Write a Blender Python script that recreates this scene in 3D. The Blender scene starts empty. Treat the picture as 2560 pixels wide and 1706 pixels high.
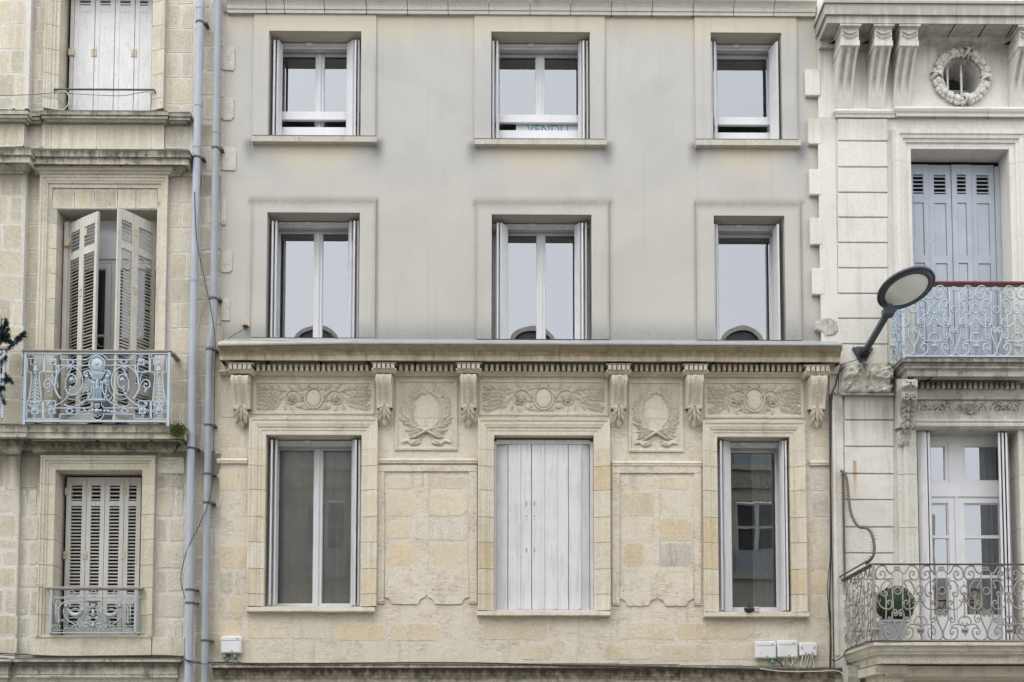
import bpy, math, random
from math import sin, cos, pi, radians, tan, sqrt, atan2
from mathutils import Vector, Matrix
R = random.Random(7)
SC = bpy.context.scene
COL = SC.collection

# ---------------------------------------------------------------- camera
CAM_Y, CAM_Z, LENS = -14.0, 1.9, 37.4
PITCH, YAW = 0.05778, -0.00865
SHX = tan(YAW) * LENS / 36
SHY = -tan(PITCH) * LENS / 36 + 1057 / 2560
cd = bpy.data.cameras.new('camera')
cd.lens = LENS; cd.sensor_width = 36; cd.sensor_fit = 'HORIZONTAL'
cd.shift_x = SHX; cd.shift_y = SHY; cd.clip_start = 0.1; cd.clip_end = 500
cam = bpy.data.objects.new('camera', cd); COL.objects.link(cam)
cam.location = (0, CAM_Y, CAM_Z); cam.rotation_euler = (pi / 2 + PITCH, 0, YAW)
SC.camera = cam

# ---------------------------------------------------------------- overcast sky and sun
SUN_EL, SUN_ROT = radians(60), radians(220)
wd = bpy.data.worlds.new('World'); SC.world = wd; wd.use_nodes = True
nt = wd.node_tree; nt.nodes.clear()
sk = nt.nodes.new('ShaderNodeTexSky'); sk.sky_type = 'NISHITA'; sk.sun_disc = False
sk.sun_elevation = SUN_EL; sk.sun_rotation = SUN_ROT
sk.air_density = 1.0; sk.dust_density = 4.0; sk.ozone_density = 1.0
hs = nt.nodes.new('ShaderNodeHueSaturation'); hs.inputs['Saturation'].default_value = 0.30
bg = nt.nodes.new('ShaderNodeBackground'); bg.inputs['Strength'].default_value = 0.15
wo = nt.nodes.new('ShaderNodeOutputWorld')
cl = nt.nodes.new('ShaderNodeMix'); cl.data_type = 'RGBA'; cl.inputs[0].default_value = 0.72; cl.inputs[7].default_value = (7.55, 7.8, 8.2, 1)  # closed cloud layer
nt.links.new(sk.outputs[0], hs.inputs['Color']); nt.links.new(hs.outputs[0], cl.inputs[6]); nt.links.new(cl.outputs[2], bg.inputs['Color'])
nt.links.new(bg.outputs[0], wo.inputs[0])
sl = bpy.data.lights.new('sun', 'SUN'); sl.energy = 0.6; sl.angle = radians(35); sl.color = (1.0, 0.96, 0.9)
so = bpy.data.objects.new('sun', sl); COL.objects.link(so)
so.rotation_euler = (radians(30), 0, radians(-40)); so.location = (-6, -25, 30)
SC.view_settings.view_transform = 'Standard'; SC.view_settings.look = 'None'
SC.view_settings.gamma = 1; SC.view_settings.exposure = 0.88
SC.view_settings.use_curve_mapping = False
SC.cycles.use_denoising = True
SC.cycles.max_bounces = 5; SC.cycles.diffuse_bounces = 2; SC.cycles.transparent_max_bounces = 8
SC.cycles.caustics_reflective = False; SC.cycles.caustics_refractive = False

# ---------------------------------------------------------------- measuring
_cp, _sp, _cy, _sy = cos(pi / 2 + PITCH), sin(pi / 2 + PITCH), cos(YAW), sin(YAW)
def P(u, v, y=0.0):
    """where the sight line of a photograph point (2560 wide) meets the upright plane at depth y"""
    a = ((u - 1280) / 2560 + SHX) * 36 / LENS; b = ((853 - v) / 2560 + SHY) * 36 / LENS
    dx, dy, dz = a, _cp * b + _sp, _sp * b - _cp
    dx, dy = _cy * dx - _sy * dy, _sy * dx + _cy * dy
    t = (y - CAM_Y) / dy
    return (dx * t, CAM_Z + dz * t)
def X(u, v=853, y=0.0): return P(u, v, y)[0]
def Z(v, y=0.0, u=1280): return P(u, v, y)[1]
def RC(u0, u1, v0, v1, y=0.0):
    """x0, x1, z0 (bottom), z1 (top) of an upright rectangle"""
    um, vm = (u0 + u1) / 2, (v0 + v1) / 2
    return P(u0, vm, y)[0], P(u1, vm, y)[0], P(um, v1, y)[1], P(um, v0, y)[1]
PX = 1 / 190.0

# ---------------------------------------------------------------- mesh helpers
class MB:
    def __init__(s): s.v = []; s.f = []
    def add(s, vs, fs):
        o = len(s.v); s.v += [tuple(p) for p in vs]; s.f += [tuple(i + o for i in f) for f in fs]; return s
    def box(s, x0, x1, y0, y1, z0, z1, b=0.0):
        if b <= 0:
            return s.add([(x0,y0,z0),(x1,y0,z0),(x1,y1,z0),(x0,y1,z0),(x0,y0,z1),(x1,y0,z1),(x1,y1,z1),(x0,y1,z1)],
                [(0,1,5,4),(1,2,6,5),(2,3,7,6),(3,0,4,7),(4,5,6,7),(3,2,1,0)])
        return s.prism([(x0+b,z0),(x1-b,z0),(x1,z0+b),(x1,z1-b),(x1-b,z1),(x0+b,z1),(x0,z1-b),(x0,z0+b)], y0, y1, b)
    def prism(s, pts, y0, y1, b=0.0):
        """polygon of (x, z) counter-clockwise, front at y0, back at y1, front edge chamfered by b"""
        n = len(pts); cx = sum(p[0] for p in pts)/n; cz = sum(p[1] for p in pts)/n
        vs = []; fs = []
        if b > 0:
            fr = []
            for (x, z) in pts:
                dx, dz = cx - x, cz - z
                fr.append((x + max(-b, min(b, dx * 4)), y0, z + max(-b, min(b, dz * 4))))
            vs = fr + [(x, y0 + b, z) for x, z in pts] + [(x, y1, z) for x, z in pts]
            fs = [tuple(range(n))] + [tuple(reversed(range(2*n, 3*n)))]
            for k in range(2):
                for i in range(n):
                    j = (i + 1) % n; fs.append((k*n + i, (k+1)*n + i, (k+1)*n + j, k*n + j))
        else:
            vs = [(x, y0, z) for x, z in pts] + [(x, y1, z) for x, z in pts]
            fs = [tuple(range(n)), tuple(reversed(range(n, 2*n)))]
            for i in range(n):
                j = (i + 1) % n; fs.append((i, n + i, n + j, j))
        return s.add(vs, fs)
    def bar(s, a, b, w, d):
        """box bar between two points a, b (3D), width w in the plane, depth d along y"""
        a = Vector(a); b = Vector(b); t = (b - a).normalized(); up = Vector((0, 1, 0))
        n = t.cross(up); n = n.normalized() if n.length > 1e-6 else Vector((1, 0, 0)); m = n.cross(t).normalized()
        vs = []
        for p in (a, b):
            for i, j in ((-1,-1),(1,-1),(1,1),(-1,1)): vs.append(p + n*(i*w/2) + m*(j*d/2))
        return s.add(vs, [(0,1,2,3),(7,6,5,4),(0,4,5,1),(1,5,6,2),(2,6,7,3),(3,7,4,0)])
    def tube(s, pts, r, n=6, closed=False, flat=1.0, caps=True):
        pts = [Vector(p) for p in pts]; m = len(pts); rr = r if callable(r) else (lambda t: r)
        vs = []; fs = []; prev = None
        for i, p in enumerate(pts):
            if closed: t = pts[(i+1) % m] - pts[i-1]
            else: t = pts[min(i+1, m-1)] - pts[max(i-1, 0)]
            if t.length < 1e-9: t = Vector((0,0,1))
            t.normalize()
            if prev is None:
                a = Vector((0,1,0)) if abs(t.y) < 0.9 else Vector((1,0,0))
                nx = t.cross(a).normalized()
            else:
                nx = prev - t * prev.dot(t)
                nx = nx.normalized() if nx.length > 1e-6 else t.orthogonal().normalized()
            prev = nx; ny = t.cross(nx); q = rr(i / max(1, m-1))
            for k in range(n):
                a = 2*pi*k/n; vs.append(p + nx*(cos(a)*q) + ny*(sin(a)*q*flat))
        for i in range(m if closed else m-1):
            for k in range(n):
                a = i*n + k; b = i*n + (k+1) % n; c = ((i+1) % m)*n + (k+1) % n; d = ((i+1) % m)*n + k
                fs.append((a, b, c, d))
        if not closed and caps: fs += [tuple(reversed(range(n))), tuple(range((m-1)*n, m*n))]
        return s.add(vs, fs)
    def ball(s, c, r, ry=None, n=8, m=5, rz=None):
        ry = r if ry is None else ry; rz = r if rz is None else rz
        vs = [(c[0], c[1], c[2]-rz)]; fs = []
        for i in range(1, m):
            a = -pi/2 + pi*i/m
            for k in range(n): vs.append((c[0]+r*cos(a)*cos(2*pi*k/n), c[1]+ry*cos(a)*sin(2*pi*k/n), c[2]+rz*sin(a)))
        vs.append((c[0], c[1], c[2]+rz)); L = len(vs)-1
        for k in range(n):
            fs.append((0, 1+(k+1) % n, 1+k)); fs.append((L, L-n+k, L-n+(k+1) % n))
        for i in range(m-2):
            for k in range(n): fs.append((1+i*n+k, 1+i*n+(k+1) % n, 1+(i+1)*n+(k+1) % n, 1+(i+1)*n+k))
        return s.add(vs, fs)
    def course(s, prof, x0, x1, y=0.0, ret=(True, True)):
        """moulding: profile of (projection d, z) from top to bottom, run along x with returns to the wall at y"""
        vs = []; fs = []; n = len(prof)
        for d, z in prof:
            a = x0 - (d if ret[0] else 0); b = x1 + (d if ret[1] else 0)
            vs += [(a, y + .04, z), (a, y-d, z), (b, y-d, z), (b, y + .04, z)]
        for i in range(n-1):
            for k in range(3):
                p = i*4 + k; fs.append((p, p+4, p+5, p+1))
        fs.append((3, 2, 1, 0)); q = (n-1)*4; fs.append((q, q+1, q+2, q+3))
        return s.add(vs, fs)
    def casing_top(s, prof, x0, x1, z1, y=0.0):
        """mitred head of a window casing: profile (offset from the opening, y)"""
        vs = []; fs = []
        for o, yy in prof: vs += [(x0-o, y+yy, z1+o), (x1+o, y+yy, z1+o)]
        for i in range(len(prof)-1): fs.append((i*2, i*2+1, i*2+3, i*2+2))
        return s.add(vs, fs)
    def casing_side(s, prof, x, z0, z1, side, y=0.0, top=False):
        vs = []; fs = []
        for o, yy in prof:
            vs += [(x + side*o, y+yy, z0), (x + side*o, y+yy, z1 + (o if top else 0))]
        for i in range(len(prof)-1):
            f = (i*2, i*2+1, i*2+3, i*2+2); fs.append(f if side < 0 else tuple(reversed(f)))
        m = len(prof)
        if m > 2:
            fs.append(tuple(range(0, 2*m, 2)))
            if not top: fs.append(tuple(range(1, 2*m, 2)))
        return s.add(vs, fs)
    def frame4(s, prof, x0, x1, z0, z1, y=0.0):
        vs = []; fs = []
        for o, yy in prof: vs += [(x0-o, y+yy, z0-o), (x1+o, y+yy, z0-o), (x1+o, y+yy, z1+o), (x0-o, y+yy, z1+o)]
        for i in range(len(prof)-1):
            for k in range(4):
                a = i*4+k; b = i*4+(k+1) % 4; fs.append((a, b, b+4, a+4))
        return s.add(vs, fs)
    def leaf(s, x, z, ang, L, w, y, h=0.012, bend=0.0, n=5, rib=.35):
        """carved leaf lying on an upright wall at depth y"""
        vs = []; fs = []; c, q = cos(ang), sin(ang)
        for i in range(n+1):
            t = i/n; ww = w*.5*(sin(pi*min(1, t*.93+.05))**.75)*(1 - .25*t); off = bend*L*sin(pi*t*.5)*t
            for k, (e, hh) in enumerate(((-1, 0), (-.55, 1), (0, rib), (.55, 1), (1, 0))):
                lx = t*L; lz = e*ww + off
                vs.append((x + c*lx - q*lz, y + .004 - (hh*h*(.35 + .65*sin(pi*min(1, t+.08)*.95))), z + q*lx + c*lz))
        for i in range(n):
            for k in range(4):
                a = i*5+k; fs.append((a, a+5, a+6, a+1))
        return s.add(vs, fs)
    def lathe(s, c, prof, n=16, ax=None):
        """turn (r, z) about the upright axis at c"""
        vs = []; fs = []
        for r, z in prof:
            for k in range(n): vs.append((c[0]+r*cos(2*pi*k/n), c[1]+r*sin(2*pi*k/n), c[2]+z))
        for i in range(len(prof)-1):
            for k in range(n): fs.append((i*n+k, i*n+(k+1) % n, (i+1)*n+(k+1) % n, (i+1)*n+k))
        return s.add(vs, fs)

def spiral(cx, cz, r0, a0, turns, r1=0.0, y=0.0, n=None):
    """points from radius r0 at angle a0 curling into r1; turns sign gives direction"""
    n = n or max(8, int(abs(turns)*14)); o = []
    for i in range(n+1):
        t = i/n; r = r0 + (r1-r0)*t; a = a0 + 2*pi*turns*t
        o.append((cx + r*cos(a), y, cz + r*sin(a)))
    return o
def arc(cx, cz, rx, rz, a0, a1, y=0.0, n=12):
    return [(cx + rx*cos(a0+(a1-a0)*i/n), y, cz + rz*sin(a0+(a1-a0)*i/n)) for i in range(n+1)]
def spline(pts, y=0.0, n=6):
    """Catmull-Rom through 2D points (x, z)"""
    o = []; m = len(pts)
    for i in range(m-1):
        p0 = pts[max(i-1,0)]; p1 = pts[i]; p2 = pts[i+1]; p3 = pts[min(i+2, m-1)]
        for k in range(n):
            t = k/n
            o.append(tuple(.5*((2*p1[j]) + (-p0[j]+p2[j])*t + (2*p0[j]-5*p1[j]+4*p2[j]-p3[j])*t*t + (-p0[j]+3*p1[j]-3*p2[j]+p3[j])*t**3) for j in range(len(p1))))
    o.append(tuple(pts[-1]))
    return [(p[0], y, p[1]) if len(p) == 2 else p for p in o]

def link(name, data, parent=None):
    o = bpy.data.objects.new(name, data); COL.objects.link(o)
    if parent is not None: o.parent = parent
    return o
def mesh(name, mb, mat, smooth=False):
    me = bpy.data.meshes.new(name); me.from_pydata(mb.v, [], mb.f); me.validate(); me.update()
    if mat: me.materials.append(mat)
    if smooth: me.shade_smooth()
    return me
def ob(name, mb, mat, parent=None, smooth=False, label=None):
    o = link(name, mesh(name, mb, mat, smooth), parent)
    if parent is not None and tuple(parent.location) != (0, 0, 0):
        o.matrix_parent_inverse = Matrix.Translation(parent.location).inverted()
    if label: o['label'] = label
    return o
def inst(name, me, loc, parent, rot=(0,0,0), scale=(1,1,1)):
    o = link(name, me, parent); o.location = Vector(loc) - Vector(parent.location if parent else (0,0,0))
    o.rotation_euler = rot; o.scale = scale; return o
def thing(name, label, cat, loc=(0,0,0), group=None):
    o = link(name, None); o.location = loc; o['label'] = label; o['category'] = cat
    if group: o['group'] = group
    return o
def tag(o, label, cat, group=None):
    o['label'] = label; o['category'] = cat
    if group: o['group'] = group
    return o
bpy.context.view_layer.update()

# ---------------------------------------------------------------- materials
class NT:
    def __init__(s, name):
        s.m = bpy.data.materials.new(name); s.m.use_nodes = True; s.t = s.m.node_tree; s.t.nodes.clear()
        s.out = s.n('ShaderNodeOutputMaterial')
    def n(s, k, **a):
        x = s.t.nodes.new(k)
        for q, w in a.items(): setattr(x, q, w)
        return x
    def l(s, a, b): s.t.links.new(a, b)
    def val(s, a, sock):
        if hasattr(a, 'is_output') or hasattr(a, 'links'): s.l(a, sock)
        else: sock.default_value = a
    def math(s, op, a, b=0.0, clamp=False):
        x = s.n('ShaderNodeMath', operation=op, use_clamp=clamp); s.val(a, x.inputs[0]); s.val(b, x.inputs[1]); return x.outputs[0]
    def mix(s, f, a, b, mode='MIX'):
        x = s.n('ShaderNodeMix', data_type='RGBA', blend_type=mode); s.val(f, x.inputs[0])
        for c, k in ((a, 6), (b, 7)):
            if isinstance(c, tuple): x.inputs[k].default_value = (*c[:3], 1)
            else: s.l(c, x.inputs[k])
        return x.outputs[2]
    def pos(s, scale=(1,1,1), off=(0,0,0)):
        g = s.n('ShaderNodeNewGeometry'); m = s.n('ShaderNodeMapping'); m.inputs['Scale'].default_value = scale; m.inputs['Location'].default_value = off
        s.l(g.outputs['Position'], m.inputs['Vector']); return m.outputs[0]
    def noise(s, vec, scale, detail=4, rough=.55, dist=0.0):
        x = s.n('ShaderNodeTexNoise'); x.inputs['Scale'].default_value = scale; x.inputs['Detail'].default_value = detail
        x.inputs['Roughness'].default_value = rough; x.inputs['Distortion'].default_value = dist; s.l(vec, x.inputs['Vector']); return x.outputs[0]
    def ramp(s, f, lo, hi):
        x = s.n('ShaderNodeMapRange', interpolation_type='SMOOTHSTEP'); s.l(f, x.inputs[0]); x.inputs[1].default_value = lo; x.inputs[2].default_value = hi; return x.outputs[0]
    def bump(s, h, strength, dist):
        b = s.n('ShaderNodeBump'); b.inputs['Strength'].default_value = strength; b.inputs['Distance'].default_value = dist; s.l(h, b.inputs['Height']); return b.outputs[0]
    def bsdf(s, col, rough=.9, normal=None, spec=.3, metal=0.0):
        p = s.n('ShaderNodeBsdfPrincipled')
        if isinstance(col, tuple): p.inputs['Base Color'].default_value = (*col[:3], 1)
        else: s.l(col, p.inputs['Base Color'])
        s.val(rough, p.inputs['Roughness']); p.inputs['Specular IOR Level'].default_value = spec; p.inputs['Metallic'].default_value = metal
        if normal is not None: s.l(normal, p.inputs['Normal'])
        s.l(p.outputs[0], s.out.inputs[0]); return s.m

def stone_mat(name, c1, c2, stain=(.16,.14,.11), stain_amt=.35, pits=.5, rnd=.12, rndhue=None, bump=.5, streak=.35, moss=0.0, mosscol=(.055,.058,.042), rough=.92, seed=0.0, soot=0.0, edge=None, scratch=0.0, bands=(), rustrun=None):
    t = NT(name); p = t.pos(off=(seed, seed*.7, seed*1.3))
    big = t.noise(p, 1.6, 5, .62, .4)
    col = t.mix(t.ramp(big, .34, .66), c1, c2)
    oi = t.n('ShaderNodeObjectInfo')
    if rnd:
        k = t.math('MULTIPLY_ADD', oi.outputs['Random'], 2*rnd); k.node.inputs[2].default_value = 1-rnd
        if rndhue: # some pieces are of a second, warmer or greyer stone
            r2 = t.math('FRACT', t.math('MULTIPLY', oi.outputs['Random'], 7.31))
            col = t.mix(t.ramp(r2, .45, .95), col, rndhue)
        cv = t.n('ShaderNodeCombineColor'); [t.l(k, cv.inputs[i]) for i in range(3)]
        col = t.mix(1.0, col, cv.outputs[0], 'MULTIPLY')
    if edge:   # lime mortar smeared over the rim of each block
        ea = t.n('ShaderNodeVertexColor', layer_name='core'); es = t.n('ShaderNodeSeparateColor'); t.l(ea.outputs[0], es.inputs[0])
        ef = t.math('ADD', es.outputs[0], t.math('MULTIPLY', t.math('SUBTRACT', t.noise(p, 9, 4, .65), .5), 1.5))
        col = t.mix(t.ramp(ef, .28, .62), edge, col)
    # grain
    g = t.noise(p, 24, 4, .7); col = t.mix(t.math('MULTIPLY', t.ramp(g, .42, .68), .30), col, (.78,.75,.69))
    g2 = t.noise(p, 75, 2, .7); col = t.mix(t.math('MULTIPLY', t.ramp(g2, .50, .70), .42), col, stain)
    # rain streaks and blotches
    st = t.noise(t.pos((7, 7, .55), (seed, 0, 3)), 1.0, 4, .6, .6)
    col = t.mix(t.math('MULTIPLY', t.ramp(st, .52, .76), streak), col, stain)
    bl = t.noise(p, 3.3, 5, .68, .5)
    col = t.mix(t.math('MULTIPLY', t.ramp(bl, .56, .8), stain_amt), col, stain)
    if bands:   # uneven dirt runs below the ledges, also painting in contact shade there
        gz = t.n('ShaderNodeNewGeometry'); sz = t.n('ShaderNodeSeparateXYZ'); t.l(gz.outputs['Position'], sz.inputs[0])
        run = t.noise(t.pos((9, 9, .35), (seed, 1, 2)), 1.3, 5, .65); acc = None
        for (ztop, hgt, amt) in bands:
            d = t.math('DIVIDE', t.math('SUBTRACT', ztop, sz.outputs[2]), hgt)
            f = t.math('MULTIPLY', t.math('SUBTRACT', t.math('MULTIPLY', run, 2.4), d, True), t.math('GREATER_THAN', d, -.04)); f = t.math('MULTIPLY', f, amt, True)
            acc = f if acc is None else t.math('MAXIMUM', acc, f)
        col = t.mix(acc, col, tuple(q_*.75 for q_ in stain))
    if rustrun:   # rust run below an old fixing
        rx, rz0, rz1, rw = rustrun; gr_ = t.n('ShaderNodeNewGeometry'); sr = t.n('ShaderNodeSeparateXYZ'); t.l(gr_.outputs['Position'], sr.inputs[0])
        dx = t.math('DIVIDE', t.math('ABSOLUTE', t.math('ADD', t.math('SUBTRACT', sr.outputs[0], rx), t.math('MULTIPLY', t.math('SUBTRACT', g2, .5), .05))), rw)
        dz = t.math('DIVIDE', t.math('SUBTRACT', rz1, sr.outputs[2]), rz1-rz0)
        f = t.math('MULTIPLY', t.math('SUBTRACT', 1.0, dx, True), t.math('MULTIPLY', t.math('SUBTRACT', 1.0, dz, True), t.math('GREATER_THAN', dz, 0.0)))
        col = t.mix(t.math('MULTIPLY', f, 1.15, True), col, (.44,.20,.09))
    # pits, drawn out along the bedding
    pt = t.noise(t.pos((14, 14, 38)), 2.2, 2, .6); pf = t.ramp(pt, .66, .74)
    col = t.mix(t.math('MULTIPLY', pf, pits), col, (.13,.115,.09))
    if scratch:   # bedding lines where the face has flaked
        sc = t.noise(t.pos((2.4, 2.4, 15), (seed, 2, 5)), 1.6, 5, .7, .5)
        ln = t.math('SUBTRACT', 1.0, t.math('MULTIPLY', t.math('ABSOLUTE', t.math('SUBTRACT', sc, .5)), 26.0), True)
        ln = t.math('MULTIPLY', ln, t.ramp(bl, .44, .60)); col = t.mix(t.math('MULTIPLY', ln, scratch), col, stain)
    if soot:
        s1 = t.noise(t.pos((2.2,2.2,3.0), (4,1,seed)), 2.0, 5, .62, 0.0)
        col = t.mix(t.math('MULTIPLY', t.ramp(s1, .42, .74), soot), col, (.06,.055,.045))
    if moss:
        ge = t.n('ShaderNodeNewGeometry'); sx = t.n('ShaderNodeSeparateXYZ'); t.l(ge.outputs['Normal'], sx.inputs[0])
        m1 = t.noise(p, 7, 5, .7)
        up = t.math('MULTIPLY_ADD', sx.outputs[2], .35); up.node.inputs[2].default_value = 0.0
        mf = t.ramp(t.math('ADD', m1, up), .50, .72)
        col = t.mix(t.math('MULTIPLY', mf, moss), col, mosscol)
    h = t.math('ADD', t.math('MULTIPLY', g, .6), t.math('MULTIPLY', pf, -.8))
    return t.bsdf(col, rough, t.bump(h, bump, .012))

def paint_mat(name, c, c2=None, rough=.5, wear=0.0, wearcol=(.3,.29,.27), rust=0.0, dirt=.12, spec=.4, metal=0.0, bump=.1):
    t = NT(name); p = t.pos(); c2 = c2 or tuple(x*.88 for x in c)
    oi = t.n('ShaderNodeObjectInfo')
    col = t.mix(t.ramp(t.noise(p, 4, 5, .6), .35, .7), c, c2)
    col = t.mix(t.math('MULTIPLY', t.ramp(t.noise(t.pos((30,30,2.0)), 1, 4, .6), .5, .8), dirt), col, (.2,.19,.17))
    if wear:
        w = t.ramp(t.noise(t.pos((34,34,7)), 1.5, 6, .75), .57, .63); col = t.mix(t.math('MULTIPLY', w, wear), col, wearcol)
    if rust:
        w = t.ramp(t.noise(p, 22, 5, .7), .54, .66); col = t.mix(t.math('MULTIPLY', w, rust), col, (.17,.085,.04))
    return t.bsdf(col, rough, t.bump(t.noise(p, 60, 3), bump, .004), spec, metal)

M = {}
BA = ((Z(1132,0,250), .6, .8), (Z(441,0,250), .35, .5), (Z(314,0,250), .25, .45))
M['plaster_w'] = None
# --- left house: pale limestone with broad light joints
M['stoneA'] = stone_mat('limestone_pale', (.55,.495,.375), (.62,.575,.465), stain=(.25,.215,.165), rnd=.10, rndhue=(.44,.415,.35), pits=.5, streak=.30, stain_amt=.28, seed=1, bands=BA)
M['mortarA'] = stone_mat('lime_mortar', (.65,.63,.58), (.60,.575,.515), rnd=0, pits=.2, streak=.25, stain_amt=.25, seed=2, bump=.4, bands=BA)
M['trimA'] = stone_mat('limestone_moulded', (.56,.51,.40), (.62,.58,.48), stain=(.17,.15,.12), rnd=.06, pits=.35, streak=.45, stain_amt=.4, seed=3, soot=.12)
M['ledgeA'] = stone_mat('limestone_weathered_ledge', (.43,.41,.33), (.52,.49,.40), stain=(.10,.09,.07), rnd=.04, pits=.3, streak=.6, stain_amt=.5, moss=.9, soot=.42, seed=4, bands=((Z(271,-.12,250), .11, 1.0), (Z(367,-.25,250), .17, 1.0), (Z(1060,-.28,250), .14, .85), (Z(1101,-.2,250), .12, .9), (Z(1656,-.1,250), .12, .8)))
# --- middle house
M['stoneB'] = stone_mat('limestone_golden', (.575,.50,.365), (.62,.565,.455), stain=(.30,.24,.16), rnd=.09, rndhue=(.53,.415,.24), pits=.45, streak=.25, stain_amt=.25, seed=5)
M['stoneG'] = stone_mat('limestone_greyed', (.53,.495,.42), (.60,.565,.495), stain=(.24,.215,.175), rnd=.08, pits=.8, streak=.3, stain_amt=.4, seed=15, bump=.9)
M['mortarB'] = stone_mat('cream_mortar', (.66,.60,.495), (.62,.565,.47), stain=(.33,.27,.19), rnd=0, pits=.85, streak=.34, stain_amt=.42, seed=6, bump=1.0, scratch=.75)
M['trimB'] = stone_mat('limestone_carved', (.61,.555,.44), (.66,.615,.515), stain=(.26,.205,.13), rnd=.05, pits=.5, streak=.42, stain_amt=.38, seed=7, bump=.7, scratch=.25)
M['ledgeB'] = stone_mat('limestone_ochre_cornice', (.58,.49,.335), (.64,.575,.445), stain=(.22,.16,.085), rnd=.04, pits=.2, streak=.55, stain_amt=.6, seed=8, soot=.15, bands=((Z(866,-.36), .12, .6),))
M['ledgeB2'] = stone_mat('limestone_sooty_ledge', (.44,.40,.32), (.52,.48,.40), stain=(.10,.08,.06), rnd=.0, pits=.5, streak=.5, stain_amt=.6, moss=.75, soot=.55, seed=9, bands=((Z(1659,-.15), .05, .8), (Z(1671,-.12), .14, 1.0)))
M['concrete'] = stone_mat('cast_stone_sill', (.46,.43,.36), (.50,.475,.41), stain=(.2,.18,.15), rnd=.04, pits=.1, streak=.4, stain_amt=.35, seed=10)
# --- right house: painted masonry
M['paintC'] = stone_mat('painted_masonry', (.635,.615,.56), (.68,.66,.615), stain=(.36,.33,.28), rnd=.03, pits=.15, streak=.28, stain_amt=.24, seed=11, bump=.3, bands=((Z(62,-.05,2300), .60, .75), (Z(297,-.05,2300), .30, .35)))
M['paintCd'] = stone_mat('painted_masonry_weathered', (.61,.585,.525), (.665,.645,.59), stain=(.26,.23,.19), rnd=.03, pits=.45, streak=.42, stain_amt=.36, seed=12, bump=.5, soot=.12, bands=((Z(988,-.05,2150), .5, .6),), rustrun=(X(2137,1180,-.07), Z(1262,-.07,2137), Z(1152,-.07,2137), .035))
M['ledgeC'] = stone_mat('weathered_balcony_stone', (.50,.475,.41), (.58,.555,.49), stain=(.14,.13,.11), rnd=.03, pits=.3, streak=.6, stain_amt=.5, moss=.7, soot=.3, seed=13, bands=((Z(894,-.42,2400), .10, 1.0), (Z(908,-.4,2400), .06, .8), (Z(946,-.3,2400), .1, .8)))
M['ruinC'] = stone_mat('crumbling_stone', (.50,.47,.41), (.64,.615,.56), stain=(.12,.105,.085), rnd=.15, pits=.9, streak=.5, stain_amt=.6, seed=14, bump=1.0, moss=.5, mosscol=(.10,.115,.03), soot=.5)
# --- joinery and metal
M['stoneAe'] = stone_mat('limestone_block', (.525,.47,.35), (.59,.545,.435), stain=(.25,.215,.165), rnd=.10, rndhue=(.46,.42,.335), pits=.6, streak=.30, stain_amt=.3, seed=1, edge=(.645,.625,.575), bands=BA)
M['stoneBe'] = stone_mat('golden_block', (.61,.525,.37), (.63,.565,.445), stain=(.30,.24,.16), rnd=.08, rndhue=(.61,.505,.345), pits=.5, streak=.25, stain_amt=.28, seed=5, edge=(.65,.59,.485), scratch=.4)
M['stoneGe'] = stone_mat('greyed_block', (.545,.505,.425), (.60,.56,.485), stain=(.19,.17,.14), rnd=.10, pits=.9, streak=.3, stain_amt=.4, seed=15, bump=.9, edge=(.64,.59,.50), scratch=.5)
M['jambB'] = stone_mat('jamb_limestone', (.60,.535,.405), (.64,.585,.48), stain=(.33,.26,.17), rnd=.06, rndhue=(.58,.48,.315), pits=.45, streak=.3, stain_amt=.28, seed=25, scratch=.3)
M['upvc'] = paint_mat('white_upvc', (.70,.705,.72), (.66,.665,.69), rough=.35, dirt=.08)
M['upvc_shut'] = paint_mat('white_pvc_shutter', (.67,.67,.695), (.61,.61,.635), rough=.45, dirt=.38)
M['alu'] = paint_mat('grey_aluminium_rail', (.42,.42,.42), rough=.4, metal=.3)
M['woodwhite'] = paint_mat('peeling_white_paint', (.70,.695,.70), (.65,.645,.65), rough=.7, wear=.55, wearcol=(.33,.31,.29), dirt=.2)
M['woodgrey'] = paint_mat('peeling_cream_paint', (.58,.555,.50), (.52,.50,.45), rough=.75, wear=.75, wearcol=(.26,.235,.205), dirt=.4)
M['woodlight'] = paint_mat('grey_cream_paint', (.56,.55,.52), (.52,.51,.48), rough=.65, wear=.35, dirt=.4)
M['woodblue'] = paint_mat('blue_grey_paint', (.42,.455,.515), (.38,.41,.465), rough=.6, dirt=.3, wear=.12, wearcol=(.3,.31,.33))
M['hinge'] = paint_mat('rusty_painted_hinge', (.55,.48,.38), (.45,.35,.24), rough=.7, rust=.6)
M['oldrust'] = paint_mat('rusted_iron', (.085,.08,.07), (.15,.105,.075), rough=.8, rust=.8)
M['ironblue'] = paint_mat('pale_blue_ironwork', (.44,.525,.60), (.40,.48,.56), rough=.5, rust=.10, dirt=.25)
M['irongrey'] = paint_mat('worn_grey_ironwork', (.25,.24,.22), (.34,.33,.30), rough=.65, rust=.45, dirt=.4)
M['irongreyblue'] = paint_mat('grey_blue_ironwork', (.40,.445,.48), (.36,.40,.43), rough=.55, rust=.18, dirt=.35)
M['irondark'] = paint_mat('dark_iron', (.07,.065,.06), (.11,.10,.09), rough=.6, rust=.3)
M['railstone'] = paint_mat('weathered_handrail', (.36,.33,.29), (.27,.24,.21), rough=.75, wear=.4, wearcol=(.2,.17,.14), dirt=.5)
M['railred'] = paint_mat('dark_red_handrail', (.16,.055,.045), (.13,.045,.04), rough=.4, dirt=.1)
M['zinc'] = paint_mat('zinc_sheet', (.40,.41,.42), (.33,.34,.35), rough=.45, metal=.35, dirt=.3)
M['pipe'] = paint_mat('grey_blue_drainpipe', (.40,.43,.49), (.36,.39,.44), rough=.5, dirt=.3)
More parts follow.
